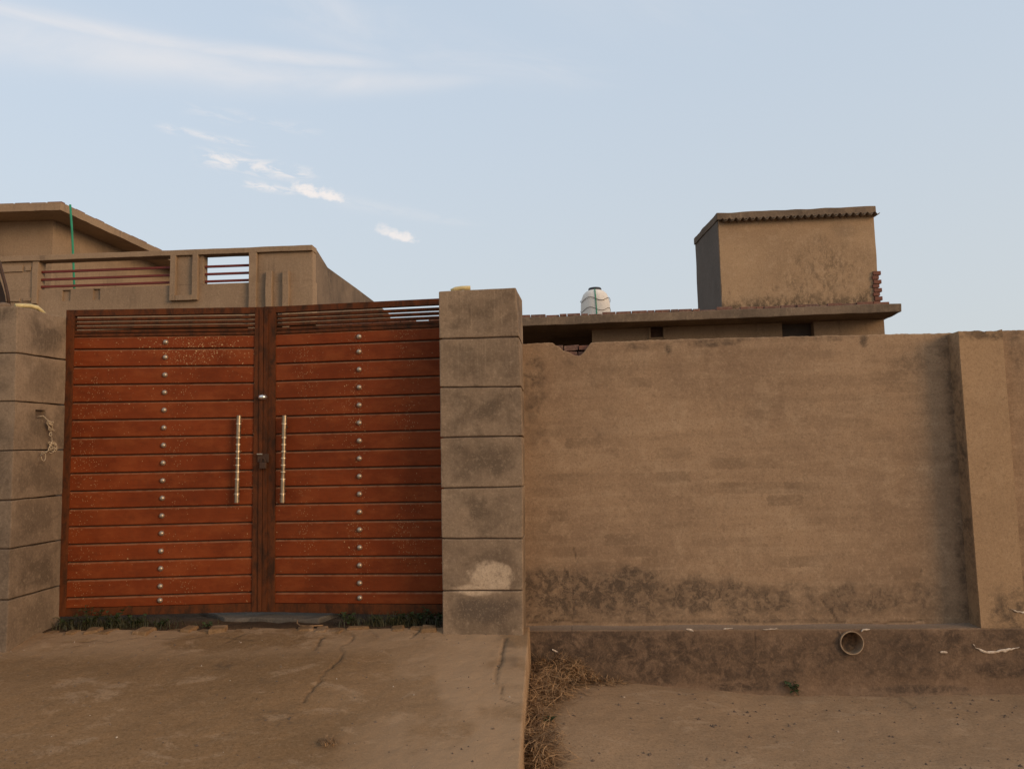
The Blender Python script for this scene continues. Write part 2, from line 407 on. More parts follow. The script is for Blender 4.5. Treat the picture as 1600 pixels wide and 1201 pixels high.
def board_b(t):
    P = t.pos(); X = t.sep(P)
    n = t.noise(P, 3, 5, .6); n2 = t.noise(t.scl(P, (1, 1, 14)), 4, 5, .65); r = t.rnd()
    c = t.mix(t.step(n, .35, .7), (.195, .037, .0075), (.135, .025, .006))
    c = t.mix(t.m('MULTIPLY', t.step(n2, .5, .75), .4), c, (.095, .020, .005))
    c = t.mix(t.m('MULTIPLY', r, .22), c, (.13, .032, .008))
    # dust film and tiny flecks of pale paint
    v = t.new('ShaderNodeTexVoronoi'); v.inputs['Scale'].default_value = 62; v.inputs['Randomness'].default_value = 1
    wv = t.vm('ADD', P, t.scl(t.vm('SUBTRACT', t.comb(t.noise(P, 60, 3), 0, t.noise(t.vm('ADD', P, (3, 3, 3)), 60, 3)), (.5, 0, .5)), (.02, 0, .02)))
    t.put(v.inputs['Vector'], t.scl(wv, (1, .2, 1)))
    cr = t.sep(v.outputs['Color'])
    heavy = t.blob(P, FLECK, (.42, .6, .13), .8, .3, 6)
    heavy2 = t.blob(P, FLECK2, (.3, .6, .5), .9, .3, 5)
    rad = t.m('ADD', t.m('MULTIPLY', cr[0], .16), t.m('MULTIPLY', heavy, .12))
    pres = t.m('ADD', t.m('ADD', t.noise(P, 2.2, 4, .6), t.m('ADD', t.m('MULTIPLY', heavy, .42), t.m('MULTIPLY', heavy2, .14))), .06)
    on = t.m('LESS_THAN', cr[1], t.step(pres, .38, 1.0, .02, 1.0))
    fl = t.m('MULTIPLY', t.step(t.m('SUBTRACT', v.outputs['Distance'], rad), -.03, .05, 1, 0), on)
    c = t.mix(t.m('MULTIPLY', fl, .8), c, (.55, .36, .17))
    v2 = t.new('ShaderNodeTexVoronoi'); v2.inputs['Scale'].default_value = 110; t.put(v2.inputs['Vector'], t.scl(P, (1, .2, .6)))
    cr2 = t.sep(v2.outputs['Color'])
    f2 = t.m('MULTIPLY', t.m('LESS_THAN', v2.outputs['Distance'], .22), t.m('LESS_THAN', cr2[1], t.step(pres, .45, 1.1, .015, .8)))
    c = t.mix(t.m('MULTIPLY', f2, .55), c, (.5, .33, .16))
    strk = t.noise(t.scl(P, (1, 1, .12)), 70, 4, .7)
    c = t.mix(t.m('MULTIPLY', t.step(strk, .5, .75), .28), c, (.10, .030, .012))
    c = t.mix(t.m('MULTIPLY', t.step(t.noise(P, 26, 6, .7), .52, .7), .3), c, (.085, .022, .006))
    # dust lies on every ledge that faces up
    up = t.step(t.sep(t.nrm())[2], .25, .7)
    c = t.mix(t.m('MULTIPLY', up, t.step(t.noise(P, 20, 4), .3, .6, .15, .5)), c, (.28, .15, .08))
    c = t.mix(t.m('MULTIPLY', t.step(t.noise(t.scl(P, (1, 1, 2)), 5, 5, .65), .45, .7), .45), c, (.25, .062, .016))
    return {'c': c, 'h': t.noise(t.scl(P, (1, 1, 2)), 5, 3), 'hs': .5, 'hd': .012, 'r': t.step(n, .3, .7, .55, .75)}
LLP = Plane((-3.15, 5.41), (-1.767, 5.51)); RLP = Plane((-1.767, 5.51), (-.49, 5.35))
_u, _z = LLP.hit(322, 545); FLECK = LLP.w(_u, _z); _u, _z = RLP.hit(560, 600); FLECK2 = RLP.w(_u, _z)
M['board'] = material('red_brown_paint', board_b, .7, .12)
def frame_b(t):
    P = t.pos(); n = t.noise(t.scl(P, (4, 4, 1.5)), 5, 6, .7, .4)
    c = t.mix(t.step(n, .38, .68), (.105, .030, .009), (.040, .017, .008))
    c = t.mix(t.m('MULTIPLY', t.step(t.noise(P, 45, 4, .7), .55, .75), .35), c, (.15, .055, .02))
    return {'c': c, 'h': n, 'hs': .3, 'hd': .002}
M['frame'] = material('rusty_brown_frame_paint', frame_b, .7, .12)
M['stud'] = material('tarnished_steel', lambda t: {'c': t.mix(t.noise(t.pos(), 80), (.33, .26, .19), (.48, .39, .29)), 'metal': .7, 'r': .38})
M['brass'] = material('worn_brass_chrome', lambda t: {'c': t.mix(t.step(t.noise(t.scl(t.pos(), (1, 1, .4)), 40, 3), .4, .7), (.34, .265, .18), (.17, .12, .075)), 'metal': .75, 'r': .33})
M['band'] = material('polished_brass', lambda t: {'c': (.66, .54, .38), 'metal': .7, 'r': .3})
M['iron'] = material('dark_iron', lambda t: {'c': t.mix(t.noise(t.pos(), 30), (.03, .018, .012), (.085, .04, .02)), 'r': .6})
M['maroon'] = material('maroon_rail_paint', lambda t: {'c': t.mix(t.noise(t.pos(), 9), (.12, .022, .018), (.17, .035, .025)), 'r': .6})
def flat(name, c0, c1, sc_=8, rough=.6): return material(name, lambda t: {'c': t.mix(t.step(t.noise(t.pos(), sc_, 5, .6), .35, .65), c0, c1), 'h': t.noise(t.pos(), sc_ * 5, 4), 'hs': .3}, rough)
M['tank'] = flat('white_tank_plastic', (.80, .72, .62), (.70, .63, .55), 5)
M['black'] = flat('black_plastic', (.03, .03, .035), (.05, .05, .05))
M['green'] = flat('green_pipe_plastic', (.02, .20, .10), (.03, .26, .14), 4)
M['cord'] = flat('dark_cord', (.10, .07, .05), (.15, .10, .07))
M['yellow'] = flat('yellow_hose_plastic', (.62, .50, .24), (.52, .41, .2), 12)
M['twine'] = flat('beige_twine', (.50, .40, .27), (.38, .29, .19), 60)
M['chalk'] = flat('exposed_white_lime', (.66, .54, .42), (.42, .31, .22), 60)
M['pipe'] = flat('grey_drain_plastic', (.36, .25, .155), (.24, .165, .105), 20)
M['soil_in'] = flat('dry_silt', (.30, .17, .085), (.14, .085, .05), 40, .95)
M['void'] = flat('opening_shade', (.08, .055, .04), (.06, .045, .035), 3)  # shade of porches and openings put into the wall colour
M['shutter'] = flat('brown_shutter_paint', (.13, .065, .035), (.09, .045, .025), 12)

def ground_mat(name, base, dark, pale, damp, sand=.5):
    def b(t):
        P = t.pos(); Q = t.scl(P, (1, 1.6, 1))
        n1 = t.noise(Q, .8, 5, .6, .2); n2 = t.noise(Q, 3.4, 7, .68, .5); n3 = t.noise(Q, 17, 6, .7); n4 = t.noise(P, 90, 4, .75)
        c = t.mix(t.step(n1, .35, .65), base, dark)
        c = t.mix(t.m('MULTIPLY', t.step(n2, .54, .64), sand), c, pale)
        c = t.mix(t.m('MULTIPLY', t.step(n2, .42, .3), .35), c, damp)
        c = t.mix(t.m('MULTIPLY', t.step(n3, .55, .75), .35), c, pale)
        c = t.mix(t.m('MULTIPLY', t.step(n3, .42, .25), .3), c, damp)
        c = t.mix(t.m('MULTIPLY', t.step(n4, .5, .72), .5), c, tuple(v * .45 for v in dark))
        n5 = t.noise(t.scl(P, (1, 1.8, 1)), 38, 6, .75); c = t.mix(t.m('MULTIPLY', t.step(n5, .56, .68), .45), c, tuple(v * .55 for v in dark))
        c = t.mix(t.m('MULTIPLY', t.step(n5, .42, .30), .4), c, pale)
        c = t.mix(t.m('MULTIPLY', t.step(n4, .42, .3), .22), c, pale)
        sp = t.noise(P, 58, 3, .8); c = t.mix(t.m('MULTIPLY', t.step(sp, .53, .66), .38), c, tuple(v * .5 for v in dark)); c = t.mix(t.m('MULTIPLY', t.step(sp, .45, .33), .3), c, pale)
        s_ = t.attr('stain_shade'); sm = t.m('ADD', s_, t.m('MULTIPLY', t.m('SUBTRACT', n3, .5), 1.4))
        c = t.mix(t.m('MULTIPLY', t.m('MULTIPLY', t.step(sm, .25, .8), t.step(s_, .02, .3)), .6), c, (.065, .047, .033))
        c = t.mix(t.attr('pale'), c, pale)
        c = t.mix(t.m('MULTIPLY', t.attr('crack'), .6), c, (.05, .033, .022))
        return {'c': c, 'h': t.m('ADD', t.m('MULTIPLY', n3, 1.), t.m('MULTIPLY', n4, .5)), 'hs': .7, 'hd': .007}
    return material(name, b, .95, .1)
M['road'] = ground_mat('dusty_street_concrete', (.325, .205, .115), (.27, .168, .093), (.40, .268, .162), (.23, .142, .08))
M['apron'] = ground_mat('dusty_driveway_concrete', (.24, .137, .065), (.185, .105, .049), (.35, .225, .13), (.13, .071, .032), .55)
M['soil'] = ground_mat('dry_brown_soil', (.085, .050, .026), (.05, .03, .017), (.14, .085, .05), (.03, .019, .012))
M['sill'] = ground_mat('greyish_cement', (.15, .122, .098), (.11, .09, .07), (.19, .15, .115), (.08, .065, .05))
def leafm(name, a, b_): return material(name, lambda t: {'c': t.mix(t.rnd(), t.mix(t.step(t.noise(t.pos(), 20, 3), .35, .65), a, b_), b_), 'r': .55}, .55)
M['leaf'] = leafm('weed_leaf_green', (.020, .036, .010), (.036, .050, .016))
M['grass'] = leafm('dull_grass_green', (.030, .034, .013), (.055, .048, .022))
M['straw'] = material('dead_grass_straw', lambda t: {'c': t.mix(t.step(t.noise(t.pos(), 14, 3), .35, .65), (.36, .21, .10), (.13, .072, .036))}, .8)
M['stone'] = ground_mat('broken_stone', (.22, .15, .1), (.15, .1, .065), (.28, .2, .14), (.1, .065, .045))

# ------------------------------------------------------------------ ground
def road_z(x, y):
    x = np.asarray(x, dtype=float); y = np.asarray(y, dtype=float)
    z = (.05 + .10 * sstep(-x, -1.9, -.2)) * sstep(y, 3.4, 5.1) * sstep(x, -3., -.5)
    return z
def apron_z(x, y):
    back = .494 + (-.3 - x) * .012
    return np.maximum(back - .205 * (5.10 - np.minimum(y, 5.3)), .03)
def axis(parts):
    out = []
    for a, b, s in parts: out += list(np.arange(a, b, s))
    out.append(parts[-1][1]); return np.array(sorted(set(round(float(v), 4) for v in out)))
gx = axis([(-400, -40, 40), (-40, -6, 4), (-6, -.4, .4), (-.4, 5.4, .02), (5.4, 12, .6), (12, 40, 4), (40, 400, 40)])
gy = axis([(-400, -20, 40), (-20, 2.6, .8), (2.6, 5.5, .02), (5.5, 12, .8), (12, 40, 4), (40, 400, 40)])
X, Y = np.meshgrid(gx, gy)
fade = sstep(X, -.6, -.3) * (1 - sstep(X, 5., 5.4)) * sstep(Y, 2.6, 2.9)
Z = road_z(X, Y) + fade * ((fbm(X * 1.3, Y * 1.3, 3) - .5) * .035 + (fbm(X * 9, Y * 9, 5) - .5) * .010)
crk = np.zeros_like(X)
P1 = [level(1390, 1092, 0)[:2], level(1425, 1112, 0)[:2]]
crk = np.maximum(crk, 1 - sstep(polydist(X, Y, jag(P1, .03, .01)), .004, .02))
st = np.zeros_like(X)
stn = (1 - sstep(np.hypot((X - .1) / .17, (Y - 4.4) / 1.3), .3, 1.2)) * .6
mk('road', np.stack([X, Y, Z], -1).reshape(-1, 3), gridfaces(len(gx), len(gy)), M['road'], origin=(0, 0, 0), smooth=True,
   attrs={'crack': crk.ravel() * .6, 'stain_shade': stn.ravel()}, kind='structure')

# driveway apron up to the gate
def edge_x(y): return .075 - (5.1 - y) * .055
ax_ = axis([(-7, -4.2, .2), (-4.2, .1, .0125)]); ay = axis([(1.4, 3.2, .1), (3.2, 5.24, .0125)])
U, Y = np.meshgrid(ax_, ay)
Xs = U + (edge_x(Y) - .1) * sstep(U, -1.5, .1) + .006 * (fbm(Y * 9, Y * 0, 4) - .5) * sstep(U, -.2, .1)
back_e = 5.20 + .05 * (fbm(Xs * 5, Xs * 0, 11, 4) - .5) + .05 * sstep(-Xs, 2.2, 3.1) * 0
Yr = np.where(Y > 5.0, 5.0 + (Y - 5.0) * (back_e - 5.0) / .24, Y)
Z = apron_z(Xs, Yr)
Z = Z + (fbm(Xs * 1.5, Yr * 1.5, 21) - .5) * .03 * sstep(-Xs, .0, .4) + (fbm(Xs * 11, Yr * 14, 22) - .5) * .009
Z = Z - .012 * sstep(Yr, 5.14, 5.24) * fbm(Xs * 6, Yr * 2, 8)
def apx(px, py):
    d = ray(px, py); a, b = 2.0, 7.0
    for _ in range(30):
        m_ = (a + b) / 2; k = m_ / d.y
        if d.z * k + EYE > float(apron_z(d.x * k, min(m_, 5.3))): a = m_
        else: b = m_
    return d.x * k, m_
crk = np.zeros_like(Xs)
def addcrack(pts, w, s, amp=.012, depth=.010):
    global crk, Z
    d = polydist(Xs, Yr, jag(jag([apx(*p) for p in pts], .09, amp * 1.5, s), .03, amp * .6, s + 50))
    k = (1 - sstep(d, w * .25, w * 1.3)) * (.45 + .55 * sstep(fbm(Xs * 14, Yr * 14, s), .35, .6)); crk = np.maximum(crk, k); Z = Z - k * depth
addcrack([(548, 988), (535, 1020), (508, 1050), (485, 1080), (470, 1100)], .0085, 2, .02)
addcrack([(791, 996), (785, 1020), (778, 1050), (776, 1066)], .012, 3, .006)
addcrack([(784, 1070), (786, 1090), (806, 1098)], .006, 4, .008, .004)
addcrack([(505, 996), (497, 1006), (488, 1018)], .012, 5)
addcrack([(352, 1002), (380, 990)], .012, 6); addcrack([(100, 990), (115, 984)], .008, 7)
addcrack([(590, 993), (578, 985)], .008, 8); addcrack([(655, 985), (640, 996)], .008, 9)
addcrack([(120, 1002), (220, 998), (330, 994), (400, 1000)], .006, 12, .02, .005)
stn = np.zeros_like(Xs)
for (px, py, rx, ry, k) in [(797, 1022, .07, .28, .75), (790, 1000, .09, .1, .5), (650, 1057, .05, .05, .5), (440, 1120, .22, .12, .45), (420, 1065, .2, .1, .35), (512, 1160, .09, .08, .35), (348, 1040, .08, .1, .5), (470, 1023, .06, .05, .3)]:
    cx, cy = apx(px, py); stn = np.maximum(stn, k * (1 - sstep(np.hypot((Xs - cx) / rx, (Yr - cy) / ry), .4, 1.2)))
pl = .8 * sstep(Xs + .25 * (fbm(Xs * 2, Yr * 2, 35) - .5), -1.25, -.25) * (1 - .6 * sstep(fbm(Xs * 3, Yr * 3, 31), .4, .62))
pl = np.maximum(pl, .5 * sstep(Yr, 4.7, 5.0) * sstep(fbm(Xs * 2, Yr * 4, 33), .35, .55))
nu, nv = len(ax_), len(ay)
V = np.stack([Xs, Yr, Z], -1).reshape(-1, 3).tolist(); Fc = gridfaces(nu, nv); crl = crk.ravel().tolist(); stl = stn.ravel().tolist(); pll = pl.ravel().tolist()
def skirt(idx, dx, dy, flip=False):
    b = len(V)
    for i in idx:
        x, y, z = V[i]; V.append([x + dx, y + dy, -.05]); crl.append(0); stl.append(.35); pll.append(0)
    for k in range(len(idx) - 1):
        q = (idx[k], idx[k + 1], b + k + 1, b + k); Fc.append(q[::-1] if flip else q)
skirt([j * nu + nu - 1 for j in range(nv)], .012, 0, True); skirt([(nv - 1) * nu + i for i in range(nu)], 0, .012)
apron = mk('driveway', V, Fc, M['apron'], origin=(-2, 4, 0), smooth=True, attrs={'crack': crl, 'stain_shade': stl, 'pale': pll}, kind='structure')

# soil strip under the gate and the ground behind it
sx = axis([(-7, -4, .3), (-4, -.4, .025), (-.4, -.1, .1)]); sy = axis([(5.1, 5.75, .025), (5.75, 7.0, .25)])
X, Y = np.meshgrid(sx, sy)
Z = .515 + (-.3 - X) * .010 + (fbm(X * 4, Y * 6, 40) - .5) * .04 - .03 * (1 - sstep(Y, 5.15, 5.3))
mk('soil', np.stack([X, Y, Z], -1).reshape(-1, 3), gridfaces(len(sx), len(sy)), M['soil'], origin=(-2, 5.4, .3), smooth=True, attrs={'crack': (X * 0).ravel()}, kind='structure')
mb = MB()
pa = [(-2.02, 5.45, .556), (-1.34, 5.36, .553), (-1.15, 5.75, .56), (-2.3, 5.75, .56)]
mb.hexa([(x, y, z - .12) for x, y, z in pa] + pa)
mb.build('doorstep', M['sill'], bevel=.012, kind='structure')
# broken bricks and stones that edge the driveway
for i in range(22):
    x = -3.02 + i * .118 + random.uniform(-.04, .04)
    if x > -.52: break
    y = 5.205 + random.uniform(-.035, .03); w = random.uniform(.08, .17); d = random.uniform(.04, .09); h = random.uniform(.012, .030)
    z = float(apron_z(x, 5.2)) - .038 + random.uniform(-.008, .006)
    a = random.uniform(-.25, .25); pts = []
    for zz, kk in ((0, 1), (h + .02, .8)):
        for sxx, syy in ((-1, -1), (1, -1), (1, 1), (-1, 1)):
            xx = sxx * w / 2 * kk * random.uniform(.75, 1.15); yy = syy * d * kk * random.uniform(.75, 1.15)
            pts.append((x + xx * math.cos(a) - yy * math.sin(a), y + xx * math.sin(a) + yy * math.cos(a), z + zz * random.uniform(.8, 1.05) - (0 if zz else .02)))
    hexa('stone', pts, M['apron'], apron, bevel=.010)

# unseen dark ground added behind the walls to cut bounce onto the soffits
yx = axis([(-9, 9, .5)]); yy = axis([(5.75, 30, .5)]); X, Y = np.meshgrid(yx, yy)
mk('unseen_dark_ground', np.stack([X, Y, .12 + (fbm(X, Y, 44) - .5) * .05], -1).reshape(-1, 3), gridfaces(len(yx), len(yy)), M['soil'], origin=(0, 12, .1), smooth=True, attrs={'crack': (X * 0).ravel()}, kind='structure')

# ------------------------------------------------------------------ boundary wall on the right
PW = Plane((.09, 5.30), (2.87, 5.10)); REC = -.14
def pwu(px, py, o=0): return PW.hit(px, py, o)
ledge_z = (pwu(900, 982)[1] + pwu(1450, 983.5)[1]) / 2
wall = thing('boundary_wall', PW.w(1.5, 0), 'long tan plastered boundary wall with dark stained plinth and chipped top, right of the gate', 'wall')
def stain_shade_mask(Uv, Zv, lst, pl):
    s_ = np.zeros_like(Uv)
    for px, py, rx, ry, k in lst:
        u, z = PW.hit(px, py, pl)
        s_ = np.maximum(s_, k * (1 - sstep(np.hypot((Uv - u) / (rx / 228), (Zv - z) / (ry / 228)), .25, 1.25)))
    return s_
def cracks(Uv, Zv, lst, pl, w=.0045):
    c = np.zeros_like(Uv)
    for i, pts in enumerate(lst):
        c = np.maximum(c, (.15 + .45 * sstep(fbm(Uv * 12, Zv * 12, i), .42, .62)) * (1 - sstep(polydist(Uv, Zv, jag([PW.hit(*p, pl) for p in pts], .03, .007, i + 50)), w * .3, w * 1.7)))
    return c
def panel(name, px0, px1, topline, mat, st_list, cr_list, seed, xb0=None, xb1=None, parent=wall):
    """recessed plaster panel between ledge and coping; topline is a list of (px, py) points"""
    tl = [PW.hit(px, py, REC) for px, py in topline]
    u0 = PW.hit(px0, 760, REC)[0]; u1 = PW.hit(px1, 760, REC)[0]
    us = np.linspace(u0, u1, int((u1 - u0) / .011) + 2)
    tu = [a for a, b in tl]; tz = [b for a, b in tl]
    top = np.interp(us, tu, tz) + (fbm(us * 9, us * 0, seed) - .5) * .008 + (vnoise(us * 60, us * 0, seed) - .5) * .005
    zz = np.linspace(0, 1, 185)
    Uv, T = np.meshgrid(us, zz); Zv = (ledge_z - .01) + (top[None, :] - ledge_z + .01) * T
    O = REC + (fbm(Uv * 1.3, Zv * 1.3, seed) - .5) * .016 + (fbm(Uv * 7, Zv * 7, seed + 3) - .5) * .005
    s_ = stain_shade_mask(Uv, Zv, st_list, REC); ck = cracks(Uv, Zv, cr_list, REC)
    O = O - ck * .004
    pts = [PW.w(a, b, o) for a, b, o in zip(Uv.ravel(), Zv.ravel(), O.ravel())]
    f = gridfaces(len(us), len(zz)); b = len(pts); n = len(us); last = (len(zz) - 1) * n
    pts += [PW.w(us[i], top[i], REC - .035) for i in range(n)]
    f += [(last + i, last + i + 1, b + i + 1, b + i) for i in range(n - 1)]
    z0 = np.zeros(n)
    return mk(name, pts, f, mat, parent, smooth=True, attrs={'stain_shade': np.concatenate([s_.ravel(), z0 + .3]), 'crack': np.concatenate([ck.ravel(), z0])})
top1 = [(780, 538.5), (835, 536.5), (864, 535.5), (868, 540), (873, 541), (879, 547), (889, 550), (896, 555), (906, 556.5), (912, 550), (924, 534.8), (1000, 532), (1100, 529), (1240, 525.5), (1400, 522), (1500, 519.5)]
stain_shade1 = [(870, 925, 95, 46, 1.1), (960, 925, 120, 48, 1.0), (1080, 932, 130, 42, .85), (1190, 940, 130, 36, .72), (850, 960, 60, 22, .8),
       (1240, 940, 70, 40, .6), (1340, 940, 100, 38, .68), (1450, 930, 60, 50, .48), (1512, 900, 24, 120, .8), (1488, 620, 18, 120, .62), (1498, 760, 16, 160, .5), (1150, 969, 330, 6, .7), (1010, 958, 190, 16, .6), (1300, 955, 200, 14, .45), (1150, 531, 330, 5, .4),  # includes the pilaster's painted shadow and contact darkening along the ledge
       (1435, 565, 80, 30, .34), (1480, 540, 30, 40, .6), (1005, 540, 60, 9, .5), (1110, 536, 60, 9, .62), (1044, 545, 8, 16, .8), (1350, 532, 10, 18, .6), (1290, 529, 60, 7, .45), (888, 566, 14, 10, .45),
       (835, 600, 30, 95, .5), (845, 700, 30, 90, .3), (950, 590, 70, 45, .25), (960, 640, 40, 25, .28), (1110, 615, 140, 22, .2), (1420, 600, 70, 16, .3), (935, 675, 22, 12, .35), (1000, 560, 60, 16, .22), (1240, 800, 120, 14, .16), (860, 810, 40, 60, .2), (1210, 528, 30, 8, .4)]  # also contact darkening painted down the corner by the gate pillar
cr1 = [[(896, 856), (901, 880), (893, 900), (897, 940), (893, 972)], [(880, 885), (890, 905), (896, 930)], [(870, 925), (883, 935), (894, 955)],
       [(1270, 915), (1280, 935), (1292, 948), (1304, 970)], [(1296, 950), (1310, 975)], [(1440, 890), (1437, 908)], [(825, 973), (870, 970), (930, 972)], [(1215, 971), (1320, 973)], [(1330, 975), (1440, 970)]]
panel('wall_panel', 780, 1512, top1, M['wall'], stain_shade1, cr1, 61)
panel('wall_panel', 1560, 1760, [(1550, 517), (1800, 511)], M['wall'], [(1590, 540, 20, 60, .5), (1640, 930, 80, 60, .6)], [], 71)
# brick core behind the plaster, bared at the chip
uL = PW.hit(780, 760, REC)[0]; uR = PW.hit(1760, 760, REC)[0]; u_c = PW.hit(902, 545, REC)[0]
zc = PW.hit(902, 535.5, REC)[1]
ua, ub = u_c - .20, u_c + .16
hexa('brick_core', PW.box(uL, ua, 0, zc - .012, REC - .26, REC - .036), M['core'], wall)
hexa('brick_core', PW.box(ub, uR, 0, zc - .012, REC - .26, REC - .036), M['core'], wall)
hexa('brick_core', PW.box(ua, ub, 0, zc - .30, REC - .26, REC - .05), M['core'], wall)
for r_ in range(5):
    zt = zc - .004 - r_ * .046; u_ = ua + .002
    while u_ < ub - .03:
        w_ = min(random.uniform(.05, .125), ub - .002 - u_)
        j_ = random.uniform(-.020, .003); k_ = PW.box(u_ + .002, u_ + w_ - .002, zt - .043, zt + random.uniform(-.006, 0), REC - .24, REC - .040 + j_)
        k_ = [tuple(c_ + random.uniform(-.004, .004) for c_ in q_) for q_ in k_]
        hexa('brick', k_, M['brick'], wall, bevel=.004); u_ += w_
# ledge
u_a = PW.hit(815, 985)[0]; u_p0 = PW.hit(1533, 982)[0]; u_end = PW.hit(1790, 985)[0]
# plinth with the drain hole
pc = PW.hit(1330, 1003); pr = .0745
us = np.linspace(u_a, u_end, int((u_end - u_a) / .011)); zz = np.linspace(-.08, ledge_z, 48)
Uv, Zv = np.meshgrid(us, zz)
O = (fbm(Uv * 1.5, Zv * 1.5, 81) - .5) * .012 + (fbm(Uv * 9, Zv * 9, 83) - .5) * .009
O = O * (1 - sstep(Zv, ledge_z - .03, ledge_z)) + .05 * (1 - sstep(Zv, .0, .11)) * (fbm(Uv * 3, Zv * 0, 85))
r_ = np.hypot(Uv - pc[0], Zv - pc[1])
ct = 0.25 * (Uv[:-1, :-1] + Uv[1:, :-1] + Uv[:-1, 1:] + Uv[1:, 1:]); cz = .25 * (Zv[:-1, :-1] + Zv[1:, :-1] + Zv[:-1, 1:] + Zv[1:, 1:])
keep = np.hypot(ct - pc[0], cz - pc[1]) > pr - .002
near = (r_ < pr + .006) & (r_ > .03)
Uv2 = np.where(near, pc[0] + (Uv - pc[0]) / np.maximum(r_, .01) * (pr - .003), Uv); Zv2 = np.where(near, pc[1] + (Zv - pc[1]) / np.maximum(r_, .01) * (pr - .003), Zv)
s_ = stain_shade_mask(Uv, Zv, [(870, 1010, 110, 60, 1.0), (970, 1015, 120, 55, .95), (1080, 1020, 110, 50, .9), (1200, 1030, 110, 50, .72), (1290, 1030, 70, 45, .6), (1420, 1010, 90, 26, .75),
                             (1400, 1040, 80, 30, .65), (1480, 1045, 60, 25, .5), (1570, 1045, 60, 16, .9), (1580, 990, 50, 24, .7), (1500, 1010, 50, 16, .6), (1640, 1020, 80, 60, .6), (840, 1055, 60, 40, 1), (1160, 1072, 60, 9, .9), (1440, 1076, 90, 8, .8), (1200, 1025, 480, 46, .55), (1050, 1045, 200, 30, .8), (1480, 1000, 160, 30, .6)], 0)
bstep = 1 - sstep(Zv, .0, .1)
ck = cracks(Uv, Zv, [[(893, 984), (897, 1010), (905, 1040)], [(1180, 985), (1182, 1005), (1178, 1020)], [(1040, 984), (1042, 1000)]], 0)
pts = [PW.w(a, b, o) for a, b, o in zip(Uv2.ravel(), Zv2.ravel(), O.ravel())]
f = gridfaces(len(us), len(zz), keep); n = len(us); last = (len(zz) - 1) * n; b = len(pts)
pts += [PW.w(us[i], ledge_z + .004 * math.sin(us[i] * 7), REC - .02) for i in range(n)]
f += [(last + i, last + i + 1, b + i + 1, b + i) for i in range(n - 1)]
mk('plinth', pts, f, M['plinth'], wall, smooth=False, attrs={'stain_shade': np.concatenate([s_.ravel() * (1 - .9 * (Zv.ravel() > ledge_z - .002)), np.zeros(n)]), 'crack': np.concatenate([ck.ravel(), np.zeros(n)]), 'pale': np.concatenate([.12 * (Zv.ravel() > ledge_z - .002), np.full(n, .30)])})
# pilaster, flush with the plinth
def pilaster(pxa_t, pxb_t, ytop, pxa_b, seed):
    lt, rt = PW.hit(pxa_t, ytop), PW.hit(pxb_t, ytop - 1.5); lb = PW.hit(pxa_b, 982); wid = rt[0] - lt[0]
    nu_, nz_ = 34, 190; pts = []; sl = []; uvz = []
    for j in range(nz_):
        k = j / (nz_ - 1); z = ledge_z + (lt[1] - ledge_z) * k; ul = lb[0] + (lt[0] - lb[0]) * k
        for i in range(nu_):
            u = ul + wid * i / (nu_ - 1); uvz.append((u, z))
    uvz = np.array(uvz); Uu, Zz = uvz[:, 0], uvz[:, 1]
    Zz = Zz + sstep(Zz, lt[1] - .05, lt[1]) * (fbm(Uu * 12, Uu * 0, seed) - .5) * .03
    O = (fbm(Uu * 2, Zz * 2, seed) - .5) * .008; O -= .010 * (1 - sstep(np.minimum(Uu - Uu.min(), 1), 0, .004)) * 0
    s_ = stain_shade_mask(Uu, Zz, [(1540, 522, 60, 14, .75), (1585, 960, 50, 60, .6), (1560, 985, 40, 30, .4)], 0)
    pts = [PW.w(a, b_, o) for a, b_, o in zip(Uu, Zz, O)]; f = gridfaces(nu_, nz_); sl = list(s_)
    def add_side(col, back):
        base = len(pts); idx = [j * nu_ + col for j in range(nz_)]
        for k in range(1, 9):
            for i in idx:
                pts.append(PW.w(Uu[i], Zz[i], O[i] + (back - O[i]) * k / 8)); sl.append(.45 if col == 0 else .2)  # left side set darker than the right
        rows = [idx] + [[base + k * nz_ + j for j in range(nz_)] for k in range(8)]
        for k in range(8):
            for j in range(nz_ - 1):
                q = (rows[k][j], rows[k][j + 1], rows[k + 1][j + 1], rows[k + 1][j]); f.append(q if col == 0 else q[::-1])
    add_side(0, REC - .02); add_side(nu_ - 1, REC - .02)
    b_ = len(pts); top = [(nz_ - 1) * nu_ + i for i in range(nu_)]
    for i in top: pts.append(PW.w(Uu[i], Zz[i], REC - .26)); sl.append(.5)
    f += [(top[i], top[i + 1], b_ + i + 1, b_ + i) for i in range(nu_ - 1)]
    return mk('pilaster', pts, f, M['pilaster'], wall, smooth=False, attrs={'stain_shade': sl, 'crack': [0] * len(pts)})
pilaster(1497.6, 1566, 518.6, 1533, 91)
# drain pipe through the plinth
mb = MB(); n = 28
def ring(rad, o): return [PW.w(pc[0] + rad * math.cos(2 * math.pi * k / n), pc[1] + rad * math.sin(2 * math.pi * k / n), o) for k in range(n)]
rings = [ring(pr, -.02), ring(pr, .018), ring(pr - .006, .018), ring(pr - .007, -.20)]
for q in rings: mb.v += q
for a in range(3):
    for k in range(n): mb.f.append((a * n + k, a * n + (k + 1) % n, (a + 1) * n + (k + 1) % n, (a + 1) * n + k))
pipe = mb.build('drain_pipe', M['pipe'], wall, smooth=False)
mb = MB(); q = []
for i in range(14):
    for j in range(14):
        x = -1 + 2 * i / 13; y = -1 + 2 * j / 13; rr = max(abs(x), abs(y)); l = math.hypot(x, y) or 1
        x, y = x * rr / l, y * rr / l
        o = -.055 - .11 * (y + 1) / 2 + .02 * mnoise.noise((x * 2.5, y * 2.5, 3.3))
        mb.v.append(PW.w(pc[0] + x * (pr - .005), pc[1] + y * (pr - .005), o))
